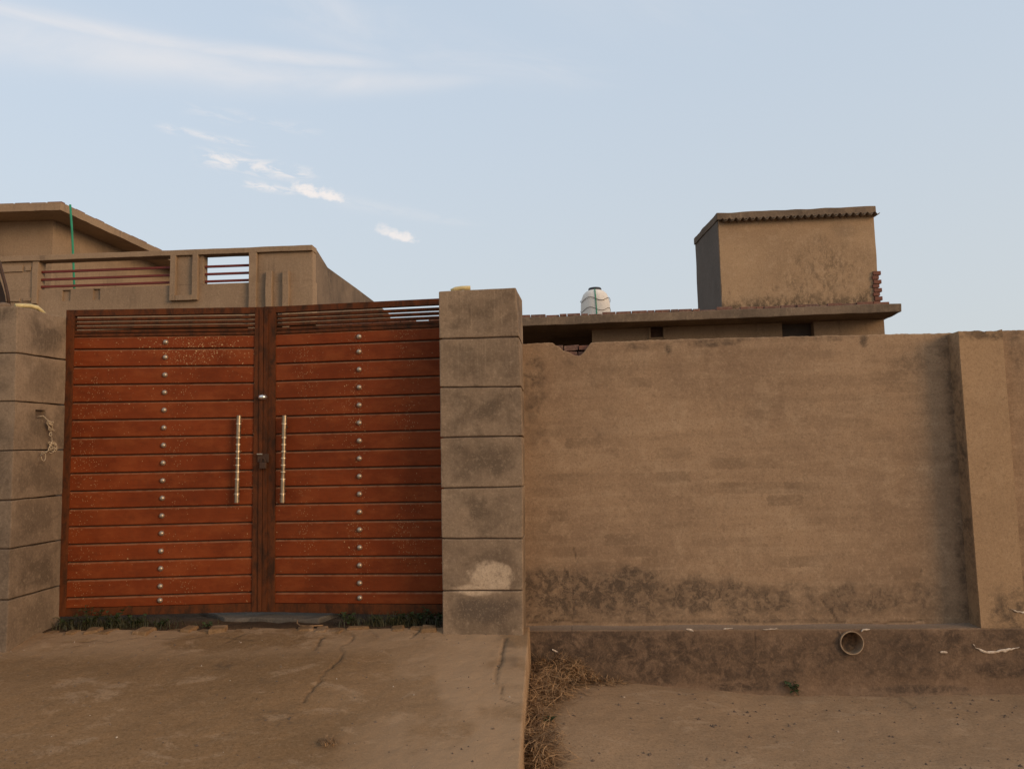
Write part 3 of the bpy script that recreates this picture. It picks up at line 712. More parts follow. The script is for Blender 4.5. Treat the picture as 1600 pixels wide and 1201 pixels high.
for i in range(13):
    for j in range(13): mb.f.append((i * 14 + j, (i + 1) * 14 + j, (i + 1) * 14 + j + 1, i * 14 + j + 1))
mb.build('silt', M['soil_in'], pipe, smooth=True)
# bare white lime where plaster has flaked
def flake(pts, wpx, depth=.006, seed=1):
    r = random.Random(seed); c = [PW.hit(*p) for p in pts]; c = jag(c, .012, .0025, seed); mb = MB(); n = len(c)
    for i, (u, z) in enumerate(c):
        w = wpx * .62 / 228 / 2 * (math.sin(math.pi * (i + .6) / (n + .2)) ** .6) * r.uniform(.5, 1.35)
        mb.v += [PW.w(u, z + w, .006), PW.w(u, z + w * .3, .006 + depth), PW.w(u, z - w, .005)]
    for i in range(n - 1):
        for k in range(2): mb.f.append((i * 3 + k, i * 3 + k + 1, (i + 1) * 3 + k + 1, (i + 1) * 3 + k))
    mb.build('plaster_flake', M['chalk'], wall, smooth=True)
flake([(1519, 1005), (1524, 1011), (1534, 1016), (1545, 1019), (1556, 1017), (1570, 1015), (1592, 1011)], 6.5, seed=2)
flake([(1468, 1018), (1479, 1018)], 6, seed=3); flake([(1579, 950), (1589, 955), (1606, 957)], 5, seed=4)
flake([(1072, 982), (1084, 985.5)], 4.5, seed=5); flake([(1130, 982), (1145, 981)], 3.5, seed=6); flake([(1192, 982.5), (1216, 981.5)], 3, seed=7)
flake([(1345, 986), (1350, 983), (1358, 982)], 5, seed=8); flake([(1311, 985), (1314, 990)], 3, seed=9); flake([(863, 1014), (871, 1018)], 6, seed=10)

# ------------------------------------------------------------------ gate pillars of plastered blocks
PR = PRP
rp = thing('gate_pillar', PR.w(.27, .42, -.2), 'plastered block pillar right of the gate, with a pale patch near its foot', 'pillar')
jl = [455, 529.5, 605, 683.4, 762.5, 841, 922.5, 996]; jr = [449.5, 526, 603.8, 681, 760, 841, 922, 994]
def lx(y): return 685.3 + (y - 455) * 6.7 / 535
def rx_(y): return float(np.interp(y, [449, 525, 604, 682, 760, 990], [805.5, 810.5, 814.5, 816.5, 816.8, 817]))
def bx_(y): return float(np.interp(y, [449, 700, 990], [815.5, 820.0, 822.3]))
BK = -.40
for i in range(7):
    c = []
    for (ya, yb) in ((jl[i + 1] - 1.1, jr[i + 1] - 1.1), (jl[i] + 1.1, jr[i] + 1.1)):
        if i == 0 and ya < 500: ya -= 1.1; yb -= 1.1
        L = PR.hit(lx(ya), ya); Rr = PR.hit(rx_(yb), yb); B = PR.hit(bx_(yb), yb, BK)
        c.append((L, Rr, (B[0], Rr[1])))
    (L0, R0, B0), (L1, R1, B1) = c
    if i == 6: L0 = (L0[0], L0[1] - .12); R0 = (R0[0], R0[1] - .12); B0 = (B0[0], R0[1])
    pts = [PR.w(*L0), PR.w(*R0), PR.w(*R1), PR.w(*L1), PR.w(L0[0], L0[1], BK), PR.w(*B0, BK), PR.w(*B1, BK), PR.w(L1[0], L1[1], BK)]
    hexa('block', pts, M['pillar'], rp, bevel=.007)
uA = PR.hit(690, 700)[0] + .012; uB = PR.hit(812, 600)[0] - .012
hexa('mortar_core', PR.box(uA, uB - .004, .2, PR.hit(740, 458)[1] - .03, BK + .02, -.012), M['core'], rp)

lp = thing('gate_pillar', (-3.4, 5.1, .45), 'plastered block pillar left of the gate, with a square socket in its inner face', 'pillar')
FLP = Plane((-4.2, 4.93), (-3.16, 4.90)); ILP = Plane((-3.155, 4.90), (-3.135, 5.41))
jc = [477, 551, 626.6, 703, 781, 857, 937, 1004]; jb = [495.5, 562.5, 632.7, 701.9, 773, 842.7, 914, 968]
cx_ = lambda y: float(np.interp(y, [477, 580, 1000], [27, 25, 11])); bx2 = lambda y: float(np.interp(y, [495, 580, 950], [105.8, 105.5, 94.8]))
def onray(px, py, D):
    r = ray(px, py); k = D / r.y; return (r.x * k, r.y * k, r.z * k + EYE)
for i in range(7):
    lv = []
    for (yc, yb) in ((jc[i + 1] - 1, jb[i + 1] - 1), (jc[i] + 1, jb[i] + 1)):
        C = onray(cx_(yc), yc, 4.90); B = onray(bx2(yb), yb, 5.41)
        lv.append(((-3.72, 4.92, C[2]), C, B, (-3.72, 5.43, B[2])))
    a, b = lv
    if i == 6: a = tuple((p[0], p[1], p[2] - .12) for p in a)
    if i != 2:
        hexa('block', [a[0], a[1], b[1], b[0], a[3], a[2], b[2], b[3]], M['grimy_pillar'], lp, bevel=.007)
    else:
        # the block with the square socket: its inner face is cut round the hole
        C0, B0, C1, B1 = Vector(a[1]), Vector(a[2]), Vector(b[1]), Vector(b[2])
        def fp(s, t_): return (C0.lerp(B0, s)).lerp(C1.lerp(B1, s), t_)
        S = [0, .38, .58, 1]; T = [0, .66, .86, 1]; inw = Vector((-.10, 0, 0)); vs = []; fs = []
        for tt in T:
            for s_v in S: vs.append(fp(s_v, tt))
        for jj in range(3):
            for ii in range(3):
                if (ii, jj) != (1, 1): fs.append((jj * 4 + ii, jj * 4 + ii + 1, (jj + 1) * 4 + ii + 1, (jj + 1) * 4 + ii))
        hb = len(vs); hole = [5, 6, 10, 9]
        vs += [vs[h] + inw for h in hole]
        for k in range(4): fs.append((hole[k], hole[(k + 1) % 4], hb + (k + 1) % 4, hb + k))
        fs.append((hb, hb + 1, hb + 2, hb + 3)); e = len(vs)
        vs += [Vector(a[0]), Vector(b[0]), Vector(a[3]), Vector(b[3])]
        fs += [(e, 0, 4, 8, 12, e + 1), (e + 2, e + 3, 15, 11, 7, 3), (e + 1, 12, 13, 14, 15, e + 3), (e, e + 2, 3, 2, 1, 0)]
        mk('block', vs, fs, M['grimy_pillar'], lp)
        SOCK = fp(.48, .80)
hexa('mortar_core', [(-3.7, 4.935, .3), (-3.172, 4.915, .3), (-3.172, 4.915, 2.57), (-3.7, 4.935, 2.57), (-3.7, 5.40, .3), (-3.165, 5.39, .3), (-3.165, 5.39, 2.57), (-3.7, 5.40, 2.57)], M['core'], lp)

# ------------------------------------------------------------------ the two leaves of the gate
def lerp(a, b, k): return a + (b - a) * k
def leaf_gate(PLn, label, outer, inner, tl, tr, hinge_left, board_x, jL, jR, zoneL, zoneR, botL, botR, stud_x, handle, xfun):
    root = thing('gate_leaf', PLn.w(.7, .52), label, 'gate')
    H = lambda px, py, o=0: PLn.hit(px, py, o)
    # stiles
    (xo0, xo1, xi0, xi1) = xfun
    def stile(f0, f1, yt, yb, o0=-.022, o1=.022, name='stile'):
        hexa(name, PLn.quad(H(f0(yb), yb), H(f1(yb), yb), H(f1(yt), yt), H(f0(yt), yt), o0, o1), M['frame'], root, bevel=.003)
    stile(xo0, xo1, tl, botL); stile(xi0, xi1, tr, botR)
    # which x runs left to right
    LX = xo1 if hinge_left else xi1; RX = xi0 if hinge_left else xo0
    yTl, yTr = (tl, tr) if hinge_left else (tr, tl)
    yBl, yBr = (botL, botR) if hinge_left else (botR, botL)
    def bar(name, yl0, yl1, yr0, yr1, o0, o1, mat, bev=.002, inset=0):
        return hexa(name, PLn.quad(H(LX(yl1) + inset, yl1), H(RX(yr1) - inset, yr1), H(RX(yr0) - inset, yr0), H(LX(yl0) + inset, yl0), o0, o1), mat, root, bevel=bev)
    bar('top_rail', yTl, yTl + 9.5, yTr, yTr + 9.5, -.02, .02, M['frame'])
    bar('bottom_rail', jL[-1] + .4, yBl, jR[-1] + .4, yBr, -.02, .016, M['frame'])
    # slats above the boards, small gaps between
    zl, zr = zoneL, zoneR
    bar('middle_rail', zl[1] - 5.0, zl[1] - .4, zr[1] - 5.0, zr[1] - .4, -.02, .014, M['frame'])
    for k in range(4):
        hl = (zl[1] - 5 - zl[0]); hr = (zr[1] - 5 - zr[0])
        a0, a1 = (k + .38) / 4.25, (k + 1.02) / 4.25
        bar('slat', zl[0] + hl * a0, zl[0] + hl * a1, zr[0] + hr * a0, zr[0] + hr * a1, -.026, .006, M['frame'], .001)
    # sixteen boards, each with its stud
    nb = len(jL) - 1
    for i in range(nb):
        g0 = .0 if i == 0 else .9; g1 = .0 if i == nb - 1 else .9
        a_, b_, c_, d_ = H(LX(jL[i + 1]), jL[i + 1] - g1), H(RX(jR[i + 1]), jR[i + 1] - g1), H(RX(jR[i]), jR[i] + g0), H(LX(jL[i]), jL[i] + g0)
        pr_o = [(0, -.004), (0, .008), (.004, .012)] ; pts_ = []
        for base, sgn in (((a_, b_), 1), ((d_, c_), -1)):
            lip = [(0, -.004), (0, .008), (.004, .012)] if sgn == 1 else [(0, -.004), (0, .001), (.004, .006), (.010, .012)]
            for dz, oo in lip:
                for q_ in base: pts_.append(PLn.w(q_[0], q_[1] + sgn * dz, oo))
        order = [0, 1, 2, 6, 5, 4, 3]; fs_ = []
        for k_ in range(len(order)):
            p0, p1 = order[k_], order[(k_ + 1) % len(order)]; fs_.append((2 * p0, 2 * p0 + 1, 2 * p1 + 1, 2 * p1))
        fs_ += [tuple(2 * k_ for k_ in order), tuple(2 * k_ + 1 for k_ in order)]
        bd = mk('board', pts_, fs_, M['board'], root)
        sy = (lerp(jL[i], jL[i + 1], .5) + lerp(jR[i], jR[i + 1], .5)) / 2 - 0; fx = stud_x(sy)
        k = (fx - LX(sy)) / (RX(sy) - LX(sy)); sy = lerp((jL[i] + jL[i + 1]) / 2, (jR[i] + jR[i + 1]) / 2, k) + (3 if i == 0 else 0) * 0
        u, z = H(fx, sy); q = MB()
        prof = [(.0192, .0), (.0186, .004), (.0165, .009), (.012, .0145), (.006, .0175)]
        b_ = 0; nn = 14
        for rr, oo in prof:
            for a in range(nn): q.v.append(PLn.w(u + rr * math.cos(2 * math.pi * a / nn), z + rr * math.sin(2 * math.pi * a / nn), .012 + oo))
        for a in range(len(prof) - 1):
            for c_ in range(nn): q.f.append((a * nn + c_, a * nn + (c_ + 1) % nn, (a + 1) * nn + (c_ + 1) % nn, (a + 1) * nn + c_))
        q.f.append(tuple((len(prof) - 1) * nn + c_ for c_ in range(nn)))
        q.build('stud', M['stud'], bd, smooth=True)
    hexa('backing_sheet', PLn.quad(H(LX(jL[-1]) + 2, jL[-1] + 3), H(RX(jR[-1]) - 2, jR[-1] + 3), H(RX(jR[0]) - 2, jR[0] - 2), H(LX(jL[0]) + 2, jL[0] - 2), -.014, -.0045), M['iron'], root)
    # pull handle: banded tube on two stand-offs
    (hx0, hy0), (hx1, hy1) = handle; hm = MB(); N = 60
    u0, z0 = H(hx0, hy0, .06); u1, z1 = H(hx1, hy1, .06); rings = [.095, .255, .335, .415, .492, .572, .648, .73, .898]
    pts = []; rad = []
    for k in range(N + 1):
        s_ = k / N; pts.append(PLn.w(lerp(u0, u1, s_), lerp(z0, z1, s_), .06)); dd = min(abs(s_ - r0) for r0 in rings)
        rad.append(.0168 if s_ < .10 or s_ > .90 else .0155 - .002 * (s_ > .25 and s_ < .74))
    hm.tube(pts, rad, 14)
    hd = hm.build('handle', M['brass'], root, smooth=False)
    for r0 in rings:
        rm = MB(); rm.tube([PLn.w(lerp(u0, u1, r0 - .006), lerp(z0, z1, r0 - .006), .06), PLn.w(lerp(u0, u1, r0 + .006), lerp(z0, z1, r0 + .006), .06)], .0182, 14)
        rm.build('band', M['band'], hd)
    for r0 in (.13, .87):
        rm = MB(); rm.tube([PLn.w(lerp(u0, u1, r0), lerp(z0, z1, r0), .055), PLn.w(lerp(u0, u1, r0), lerp(z0, z1, r0), .008)], .009, 8)
        rm.build('standoff', M['iron'], hd)
    return root
xL0 = lambda y: float(np.interp(y, [485, 580, 962], [106.5, 105.5, 94.5])) - .6; xL1 = lambda y: float(np.interp(y, [485, 962], [119, 104.5]))
xC = lambda y: float(np.interp(y, [480, 962], [413.8, 410.8]))
xLi = lambda y: float(np.interp(y, [480, 962], [399.5, 394])); xRi = lambda y: float(np.interp(y, [480, 962], [432.5, 431]))
jL1 = [527] + list(np.linspace(546, 933.2, 15)) + [949.5]; jR1 = [523.5] + list(np.linspace(543.6, 924, 15)) + [941]
gl = leaf_gate(LLP, 'left leaf of the red-brown gate, hinged to the left pillar', None, None, 485, 480.5, True, None, jL1, jR1, (495, 527), (490.5, 523.5), 962, 955,
          lambda y: float(np.interp(y, [534, 939], [260, 251])), ((373.2, 649), (369.8, 785)), (xL0, xL1, xLi, lambda y: xC(y) - .5))
jL2 = [522.5] + list(np.linspace(541, 924.2, 15)) + [941.5]; jR2 = [511] + list(np.linspace(530.6, 923.6, 15)) + [943]
gr = leaf_gate(RLP, 'right leaf of the red-brown gate, darker toward the right pillar', None, None, 466.5, 479.5, False, None, jL2, jR2, (489.5, 522.5), (477, 511), 961, 955,
          lambda y: float(np.interp(y, [525, 934], [562, 563])), ((444.4, 649), (441.2, 785)), (lambda y: 697, lambda y: 711, lambda y: xC(y) + .5, xRi))
# inner raised strip, round lock cover and sliding latch on the meeting stiles
def onleaf(P_, px, py, o): u, z = P_.hit(px, py); return P_.w(u, z, o)
cs = LLP.hit(404, 720); ce = LLP.hit(411, 720)
hexa('cover_strip', LLP.quad(LLP.hit(404, 954), LLP.hit(410.3, 954), LLP.hit(413, 484), LLP.hit(407, 484), .0225, .030), M['frame'], gl, bevel=.002)
hexa('cover_strip', RLP.quad(RLP.hit(412.2, 954), RLP.hit(419, 954), RLP.hit(421.5, 484), RLP.hit(415, 484), .0225, .030), M['frame'], gr, bevel=.002)
q = MB(); u, z = LLP.hit(414, 621); nn = 18; prof = [(.034, 0), (.033, .010), (.028, .020), (.019, .028), (.009, .0315)]
u = LLP.hit(413, 621)[0] - .004
for rr, oo in prof:
    for a in range(nn): q.v.append(LLP.w(u + rr * .95 * math.cos(2 * math.pi * a / nn), z + rr * .62 * math.sin(2 * math.pi * a / nn), .030 + oo))
for a in range(len(prof) - 1):
    for c_ in range(nn): q.f.append((a * nn + c_, a * nn + (c_ + 1) % nn, (a + 1) * nn + (c_ + 1) % nn, (a + 1) * nn + c_))
q.f.append(tuple((len(prof) - 1) * nn + c_ for c_ in range(nn)))
q.build('lock_knob', material('bright_steel', lambda t: {'c': (.75, .72, .68), 'metal': .9, 'r': .25}), gl, smooth=True)
a = onleaf(LLP, 406, 708, .032); hexa('latch_plate', LLP.quad(LLP.hit(404.5, 722), LLP.hit(412.4, 722), LLP.hit(412.4, 709), LLP.hit(404.5, 709), .031, .038), M['iron'], gl, bevel=.002)
mb = MB(); mb.tube([onleaf(LLP, 404, 709.5, .046), onleaf(LLP, 412.6, 709.5, .046)], .006, 8); mb.build('bolt', M['stud'], gl)
hexa('latch_plate', RLP.quad(RLP.hit(413.6, 722), RLP.hit(423.5, 722), RLP.hit(423.5, 709), RLP.hit(413.6, 709), .031, .038), M['iron'], gr, bevel=.002)
lk = thing('padlock', onleaf(LLP, 414, 728, .05), 'small dark rusty padlock hanging where the two gate leaves meet', 'padlock')
b0 = Vector(onleaf(LLP, 414, 722, .055))
hexa('lock_body', [(b0.x + sx_ * .024, b0.y + yy, b0.z + zz_) for yy in (-.012, .012) for sx_, zz_ in ((-1, -.045), (1, -.045), (1, 0), (-1, 0))], M['iron'], lk, bevel=.006)
mb = MB(); mb.tube([(b0.x + .015 * math.cos(k), b0.y, b0.z + .004 + .026 * math.sin(k)) for k in np.linspace(0, math.pi, 12)], .004, 8); mb.build('shackle', M['iron'], lk)

# tangled twine hanging from the socket
def twine(start, n_loops, seed):
    r = random.Random(seed); mb = MB(); p = Vector(start)
    pts = [p + Vector((-.06, .0, .0)), p + Vector((.012, 0, .01))]; c = Vector(p)
    for lobe, (dy, dz, rad, turns) in enumerate([(.05, -.05, .045, 4.5), (.06, -.10, .016, 1.0), (.09, -.19, .055, 5.0), (-.02, -.25, .04, 1.2)]):
        cc = Vector((p.x + .02, p.y + dy, p.z + dz)); m_ = int(turns * 14)
        for k in range(m_):
            a = k / 14 * 2 * math.pi + lobe
            e = rad * (.45 + .55 * abs(mnoise.noise((k * .13, lobe * 3.1, seed))) * 2)
            pts.append(cc + Vector((.012 + .018 * mnoise.noise((k * .2, 5, lobe)), math.cos(a) * e + .03 * mnoise.noise((k * .1, 1, lobe)), math.sin(a * .93 + .4) * e * .8 + .03 * mnoise.noise((k * .1, 9, lobe)))))
    mb.tube(pts, .0026, 5)
    return mb.build('twine', M['twine'], smooth=True)
tag(twine(SOCK + Vector((.005, 0, -.03)), 8, 4), 'tangled beige twine hanging from the square socket in the left pillar', 'twine')

# yellow hose ends on the pillar tops
def tubething(name, pts, rad, mat, label, cat, n=10):
    mb = MB(); mb.tube(pts, rad, n); return tag(mb.build(name, mat, smooth=True), label, cat)
zt = PR.hit(740, 453)[1]
tubething('hose', [onray(24, 477.5, 5.0), onray(36, 477.5, 5.04), onray(48, 478, 5.08), onray(58, 480.5, 5.12), onray(65, 486, 5.16), onray(70, 492, 5.2)], .014, M['yellow'], 'pale yellow hose end lying over the top of the left gate pillar', 'hose')
tubething('hose', [onray(705, 455, 5.3), onray(712, 451.5, 5.3), onray(722, 450, 5.3), onray(735, 449.8, 5.3)], .015, M['yellow'], 'pale yellow hose piece lying on top of the right gate pillar', 'hose')
mb = MB(); a = onray(6, 476, 5.0)
for k in range(1): mb.lathe([(.045, a[2] - .03), (.05, a[2] - .01), (.035, a[2] + .008), (.012, a[2] + .014)], a[0], a[1], 9)
tag(mb.build('stone', M['stone'], smooth=True), 'small pale stone lying on top of the left gate pillar', 'stone')

# dark curved sheet (edge of a dish) behind the left pillar
mb = MB(); cc = [(-6, 398), (-1, 410), (3, 425), (8, 443), (12, 460), (14.5, 480)]
ds = thing('satellite_dish', onray(5, 500, 6.3), 'dark curved dish rim rising behind the left gate pillar at the left edge', 'satellite dish')
mb.tube([onray(px, py, 6.3) for px, py in cc], .013, 8); mb.build('rim', M['iron'], ds, smooth=True)
mb = MB(); inner = [(-4, 425), (0, 436), (4, 448), (8, 462), (10.5, 480)]
for px, py in inner:
    for D_, dx in ((6.34, 0), (6.5, -26), (6.34, -60)): mb.v.append(onray(px + dx, py, D_))
for i in range(4):
    for k in range(2): mb.f.append((i * 3 + k, i * 3 + k + 1, (i + 1) * 3 + k + 1, (i + 1) * 3 + k))
mb.build('bowl', M['iron'], ds, smooth=True)
mb = MB(); mb.tube([onray(-14, 480, 6.45), (onray(-14, 480, 6.45)[0], onray(-14, 480, 6.45)[1], .3)], .025, 8); mb.build('mast', M['iron'], ds)

# ------------------------------------------------------------------ left house with roof parapet
LP = Plane((-7.8, 11.79), (-2.946, 11.50))
lh = thing('house', LP.w(2, 0, -3), 'tan house with open railed roof parapet, behind the left half of the gate', 'house')
H = LP.hit
zct = (H(100, 398.7)[1] + H(440, 385.7)[1]) / 2; zcb = zct - .083
zlt = (H(60, 450)[1] + H(268, 446)[1] + H(390, 444)[1]) / 3
uR_ = H(488.5, 400)[0]; uLL = -1.2
def lhx(name, u0, u1, z0, z1, o0, o1, mat='far', bevel=.006, parent=lh): return hexa(name, LP.box(u0, u1, z0, z1, o0, o1), M[mat], parent, bevel=bevel)
U = lambda px, py=440: H(px, py)[0]; Zp = lambda px, py: H(px, py)[1]
lhx('coping', uLL, uR_ + .01, zcb, zct, -.16, .05)
# lower wall, cut round two scupper notches
n1 = (U(98), U(111)); n2 = (U(146), U(157)); nz0, nz1 = Zp(120, 469.5), Zp(120, 452.5)
segs = [(uLL, n1[0]), (n1[1], n2[0]), (n2[1], uR_)]
lw = [];
zf = Zp(300, 511)
for a, b in segs: lhx('wall', a, b, zf, zlt, -.22, 0, bevel=0)
for a, b in (n1, n2):
    lhx('wall', a + .0005, b - .0005, zf, nz0, -.22, -.001, bevel=0); lhx('wall', a + .0005, b - .0005, nz1, zlt, -.22, -.001, bevel=0); lhx('wall', a + .0005, b - .0005, nz0 + .0005, nz1 - .0005, -.22, -.035, bevel=0)
lhx('wall', uLL, U(51), zlt + .001, zcb - .001, -.15, .001, bevel=.004)
for (a, b, y0, y1) in ((-30, 36, 425, 415), (40, 48, 424, 416), (-30, 33, 471, 466), (38, 50, 471, 466)): lhx('moulding', U(a), U(b), Zp(30, y0), Zp(30, y1), .0015, .022, bevel=.004)
lhx('post', U(51.3), U(60.5), zlt - .22, zcb - .001, -.15, .028)
lhx('post', U(391), U(402.5), 2.4, zcb - .001, -.15, .06)
lhx('wall', U(403), uR_, zlt + .001, zcb - .001, -.16, -.001, bevel=.003)
for a, b in ((417.5, 427), (443.5, 453)): lhx('fin', U(a), U(b), 2.4, Zp(435, 424), .002, .07)
for a, b in ((268, 276.5), (302.5, 311)): lhx('panel_frame', U(a), U(b), Zp(290, 470), zcb - .001, -.15, .06)
lhx('panel_frame', U(276.6), U(302.4), Zp(290, 470), Zp(290, 462), .002, .06)
lhx('panel', U(276.6), U(302.4), zlt + .002, zcb - .001, -.12, .0, bevel=.002)
lhx('post', U(311.1), U(317.5), zlt + .001, zcb - .001, -.15, .0)
for k in range(3):
    for (xa, xb, ya, yb) in ((60.6, 267.9, (423.3, 435, 446.3)[k], (416.5, 429, 440.2)[k]), (317.6, 390.9, (415, 427, 438.3)[k], (412.8, 424.5, 436)[k])):
        z = (Zp(xa, ya) + Zp(xb, yb)) / 2
        lhx('rail', U(xa), U(xb), z - .017, z + .017, -.085, -.05, 'maroon', .003)
# side wall running back, stepped down behind its corner
SP = Plane(LP.w(uR_, 0)[:2], (LP.w(uR_, 0)[0] + .3, LP.w(uR_, 0)[1] + 7))
prof = [SP.hit(489, 385.5), SP.hit(496, 392), SP.hit(512, 418), SP.hit(530, 431), SP.hit(555, 449), SP.hit(583, 470), SP.hit(610, 492)]
prof[0] = (.165, zct - .002); prof[1] = (max(prof[1][0], .22), prof[1][1])
vs = []; fs = []
for o in (0, -.2):
    vs += [SP.w(a, zf, o) for a, z in prof] + [SP.w(a, z, o) for a, z in prof]
n = len(prof)
for i in range(n - 1):
    fs += [(i, i + 1, n + i + 1, n + i), (2 * n + i + 1, 2 * n + i, 3 * n + i, 3 * n + i + 1), (n + i, n + i + 1, 3 * n + i + 1, 3 * n + i)]
fs += [(0, n, 3 * n, 2 * n), (n - 1, 3 * n - 1, 4 * n - 1, 2 * n - 1)]
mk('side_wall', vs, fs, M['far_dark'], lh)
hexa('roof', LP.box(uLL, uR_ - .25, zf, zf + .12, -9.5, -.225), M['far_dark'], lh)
lhx('rear_wall', uLL, uR_ - .5, 0, zf - .001, -3.2, -3.0, 'void', 0); lhx('side_wall', uR_ - .7, uR_ - .5, 0, zf - .001, -2.99, -.6, 'void', 0)

# stair room on that roof with a wide slab
SR = 4.73
zs = onray(95, 316, 14.0)[2]; zb_ = onray(95, 328, 14.0)[2]
C = onray(95, 316, 14.0)
far = level(262, 395.5, zs); dirr = Vector((far[0] - C[0], far[1] - C[1])).normalized(); fr = Vector((C[0], C[1]))
lft = Vector(level(-60, 321, zs)[:2]); dl = (lft - fr).normalized()
sroom = lh
def quadslab(name, p, du, dv, lu, lv, z0, z1, mat, bevel=.006, parent=None):
    a = p; b = p + dv * lv; c = b + du * lu; d = a + du * lu
    return hexa(name, [(q.x, q.y, z0) for q in (d, a, b, c)] + [(q.x, q.y, z1) for q in (d, a, b, c)], mat, parent, bevel=bevel)
quadslab('roof_slab', fr, dl, dirr, 3.5, 5.2, zb_, zs, M['far'], parent=lh)
wcorner = level(83.5, 344, zb_); wc = Vector(wcorner[:2])
quadslab('stair_room_wall', wc, dl, dirr, 3.0, 4.2, zf + .121, zb_ - .001, M['far'], .004, lh)
# thin course of tiles along the edge of the slab
for k in range(11):
    a = fr + dl * (k * .31 + .02) + dirr * .05; L_ = .27
    quadslab('brick', a, dl, dirr, L_, .1, zs + .001, zs + random.uniform(.02, .034), M['brick'], .003, lh)
for k in range(16):
    a = fr + dirr * (k * .3 + .18) + dl * .03
    quadslab('brick', a, dl, dirr, .1, .26, zs + .001, zs + random.uniform(.018, .034), M['brick'], .003, lh)
gp = [onray(109.7, 320, 12.6), onray(112.5, 360, 12.6), onray(114.3, 400, 12.6), onray(116.2, 452, 12.6), onray(116.8, 500, 12.6)]
gp[-1] = (gp[-1][0], gp[-1][1], zf + .12)
tubething('pipe', gp, .017, M['green'], 'thin green plastic pipe standing upright behind the left parapet', 'pipe')

# ------------------------------------------------------------------ right house: slab, wall, rooftop room
HS = Plane((.185, 11.2), (5.35, 10.7))
rh = thing('house', HS.w(2.5, 0, -3), 'low tan house with overhanging concrete roof and a rooftop room, behind the right wall', 'house')
ztop = (HS.hit(850, 494.5)[1] + HS.hit(1350, 476)[1]) / 2; zbot = ztop - .125
uS0 = HS.hit(500, 505)[0]; uS1 = HS.hit(1409, 480)[0]
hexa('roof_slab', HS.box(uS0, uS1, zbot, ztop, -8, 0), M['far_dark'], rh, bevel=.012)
uw0 = HS.hit(925, 520, -.55)[0]; uw1 = HS.hit(1381.5, 505, -.55)[0]
WF = -.55
vb = (HS.hit(1013, 520, WF)[0], HS.hit(1040, 520, WF)[0]); vz = (HS.hit(1026, 530, WF)[1], 2.75)
wb = (HS.hit(1222, 515, WF)[0], HS.hit(1272, 515, WF)[0])
def hw(name, u0, u1, z0, z1, o0, o1, mat='far', bevel=0): return hexa(name, HS.box(u0, u1, z0, z1, o0, o1), M[mat], rh, bevel=bevel)
for a, b in ((uw0, vb[0]), (vb[1], wb[0]), (wb[1], uw1)): hw('wall', a, b, 0, zbot - .001, WF - .22, WF)
hw('wall', vb[0] + .0005, vb[1] - .0005, 0, vz[0], WF - .22, WF - .001); hw('wall', wb[0] + .0005, wb[1] - .0005, 0, 2.2, WF - .22, WF - .001)
hw('ventilator', vb[0], vb[1], vz[0], zbot - .002, WF - .15, WF - .10, 'shutter')
for a in (vb[0], vb[1] - .035): hw('ventilator_frame', a, a + .035, vz[0], zbot - .002, WF - .099, WF + .02, 'far', .003)
hw('ventilator_frame', vb[0] + .036, vb[1] - .036, vz[0], vz[0] + .03, WF - .099, WF + .01, 'far', .003)
hw('window', wb[0], wb[1], 2.2, zbot - .002, WF - .2, WF - .16, 'void')
hw('side_wall', uw1 - .22, uw1, 0, zbot - .001, -7.5, WF - .221); hw('side_wall', uw0, uw0 + .22, 0, zbot - .001, -3.5, WF - .221)
hw('rear_wall', uS0 + .1, uw0, 0, zbot - .001, -3.7, -3.5, 'void'); hw('side_wall', uS0 + .1, uS0 + .3, 0, zbot - .001, -3.49, -1.2, 'void')
hw('rear_wall', uw0 + .23, uw1 - .23, 0, zbot - .001, -7.7, -7.5)
# course of bricks along the edge of the roof
u = uS0 + .02
while u < uS1 - .1:
    L_ = random.choice((.225, .225, .11, .2)); h_ = random.uniform(.028, .05) if random.random() > .15 else .015
    o_ = -random.uniform(.01, .05)
    if u + L_ < uS1 - .06: hw('brick', u, u + L_ - .01, ztop + .001, ztop + h_, o_ - .11, o_, 'brick', .004)
    u += L_
# rooftop room
BX = Plane((onray(1121, 600, 11.6)[0], 11.6), (onray(1369, 600, 11.42)[0], 11.42))
bl_, br_ = BX.hit(1123.5, 400), BX.hit(1371.5, 400); b0u, b1u = bl_[0], br_[0]
bzt = (BX.hit(1121, 333.5)[1] + BX.hit(1369, 322.5)[1]) / 2; bdep = 1.35
def xz(u, z, o): # the room's walls run back toward the left
    p = BX.w(u, z, 0); return (p[0] + o * (-.02), p[1] + o, z)
def room(name, u0, u1, z0, z1, o0, o1, mat, bevel=.004):
    return hexa(name, [xz(u0, z0, o0), xz(u1, z0, o0), xz(u1, z1, o0), xz(u0, z1, o0), xz(u0, z0, o1), xz(u1, z0, o1), xz(u1, z1, o1), xz(u0, z1, o1)], M[mat], rh, bevel)
bdep = 1.35
room('room_wall', b0u + .012, b1u - .02, ztop + .002, bzt - .115, 0, .12, 'roofbox')
room('room_wall', b0u, b0u + .011, ztop + .002, bzt - .115, .001, bdep, 'roofbox_shaded')
room('room_wall', b1u - .13, b1u - .02, ztop + .002, bzt - .115, .121, bdep, 'roofbox')
room('room_wall', b0u + .012, b1u - .131, ztop + .002, bzt - .115, bdep - .12, bdep, 'roofbox')
room('roof_rim', b0u - .015, b1u + .01, bzt - .113, bzt, -.03, bdep + .02, 'far_dark', .01)
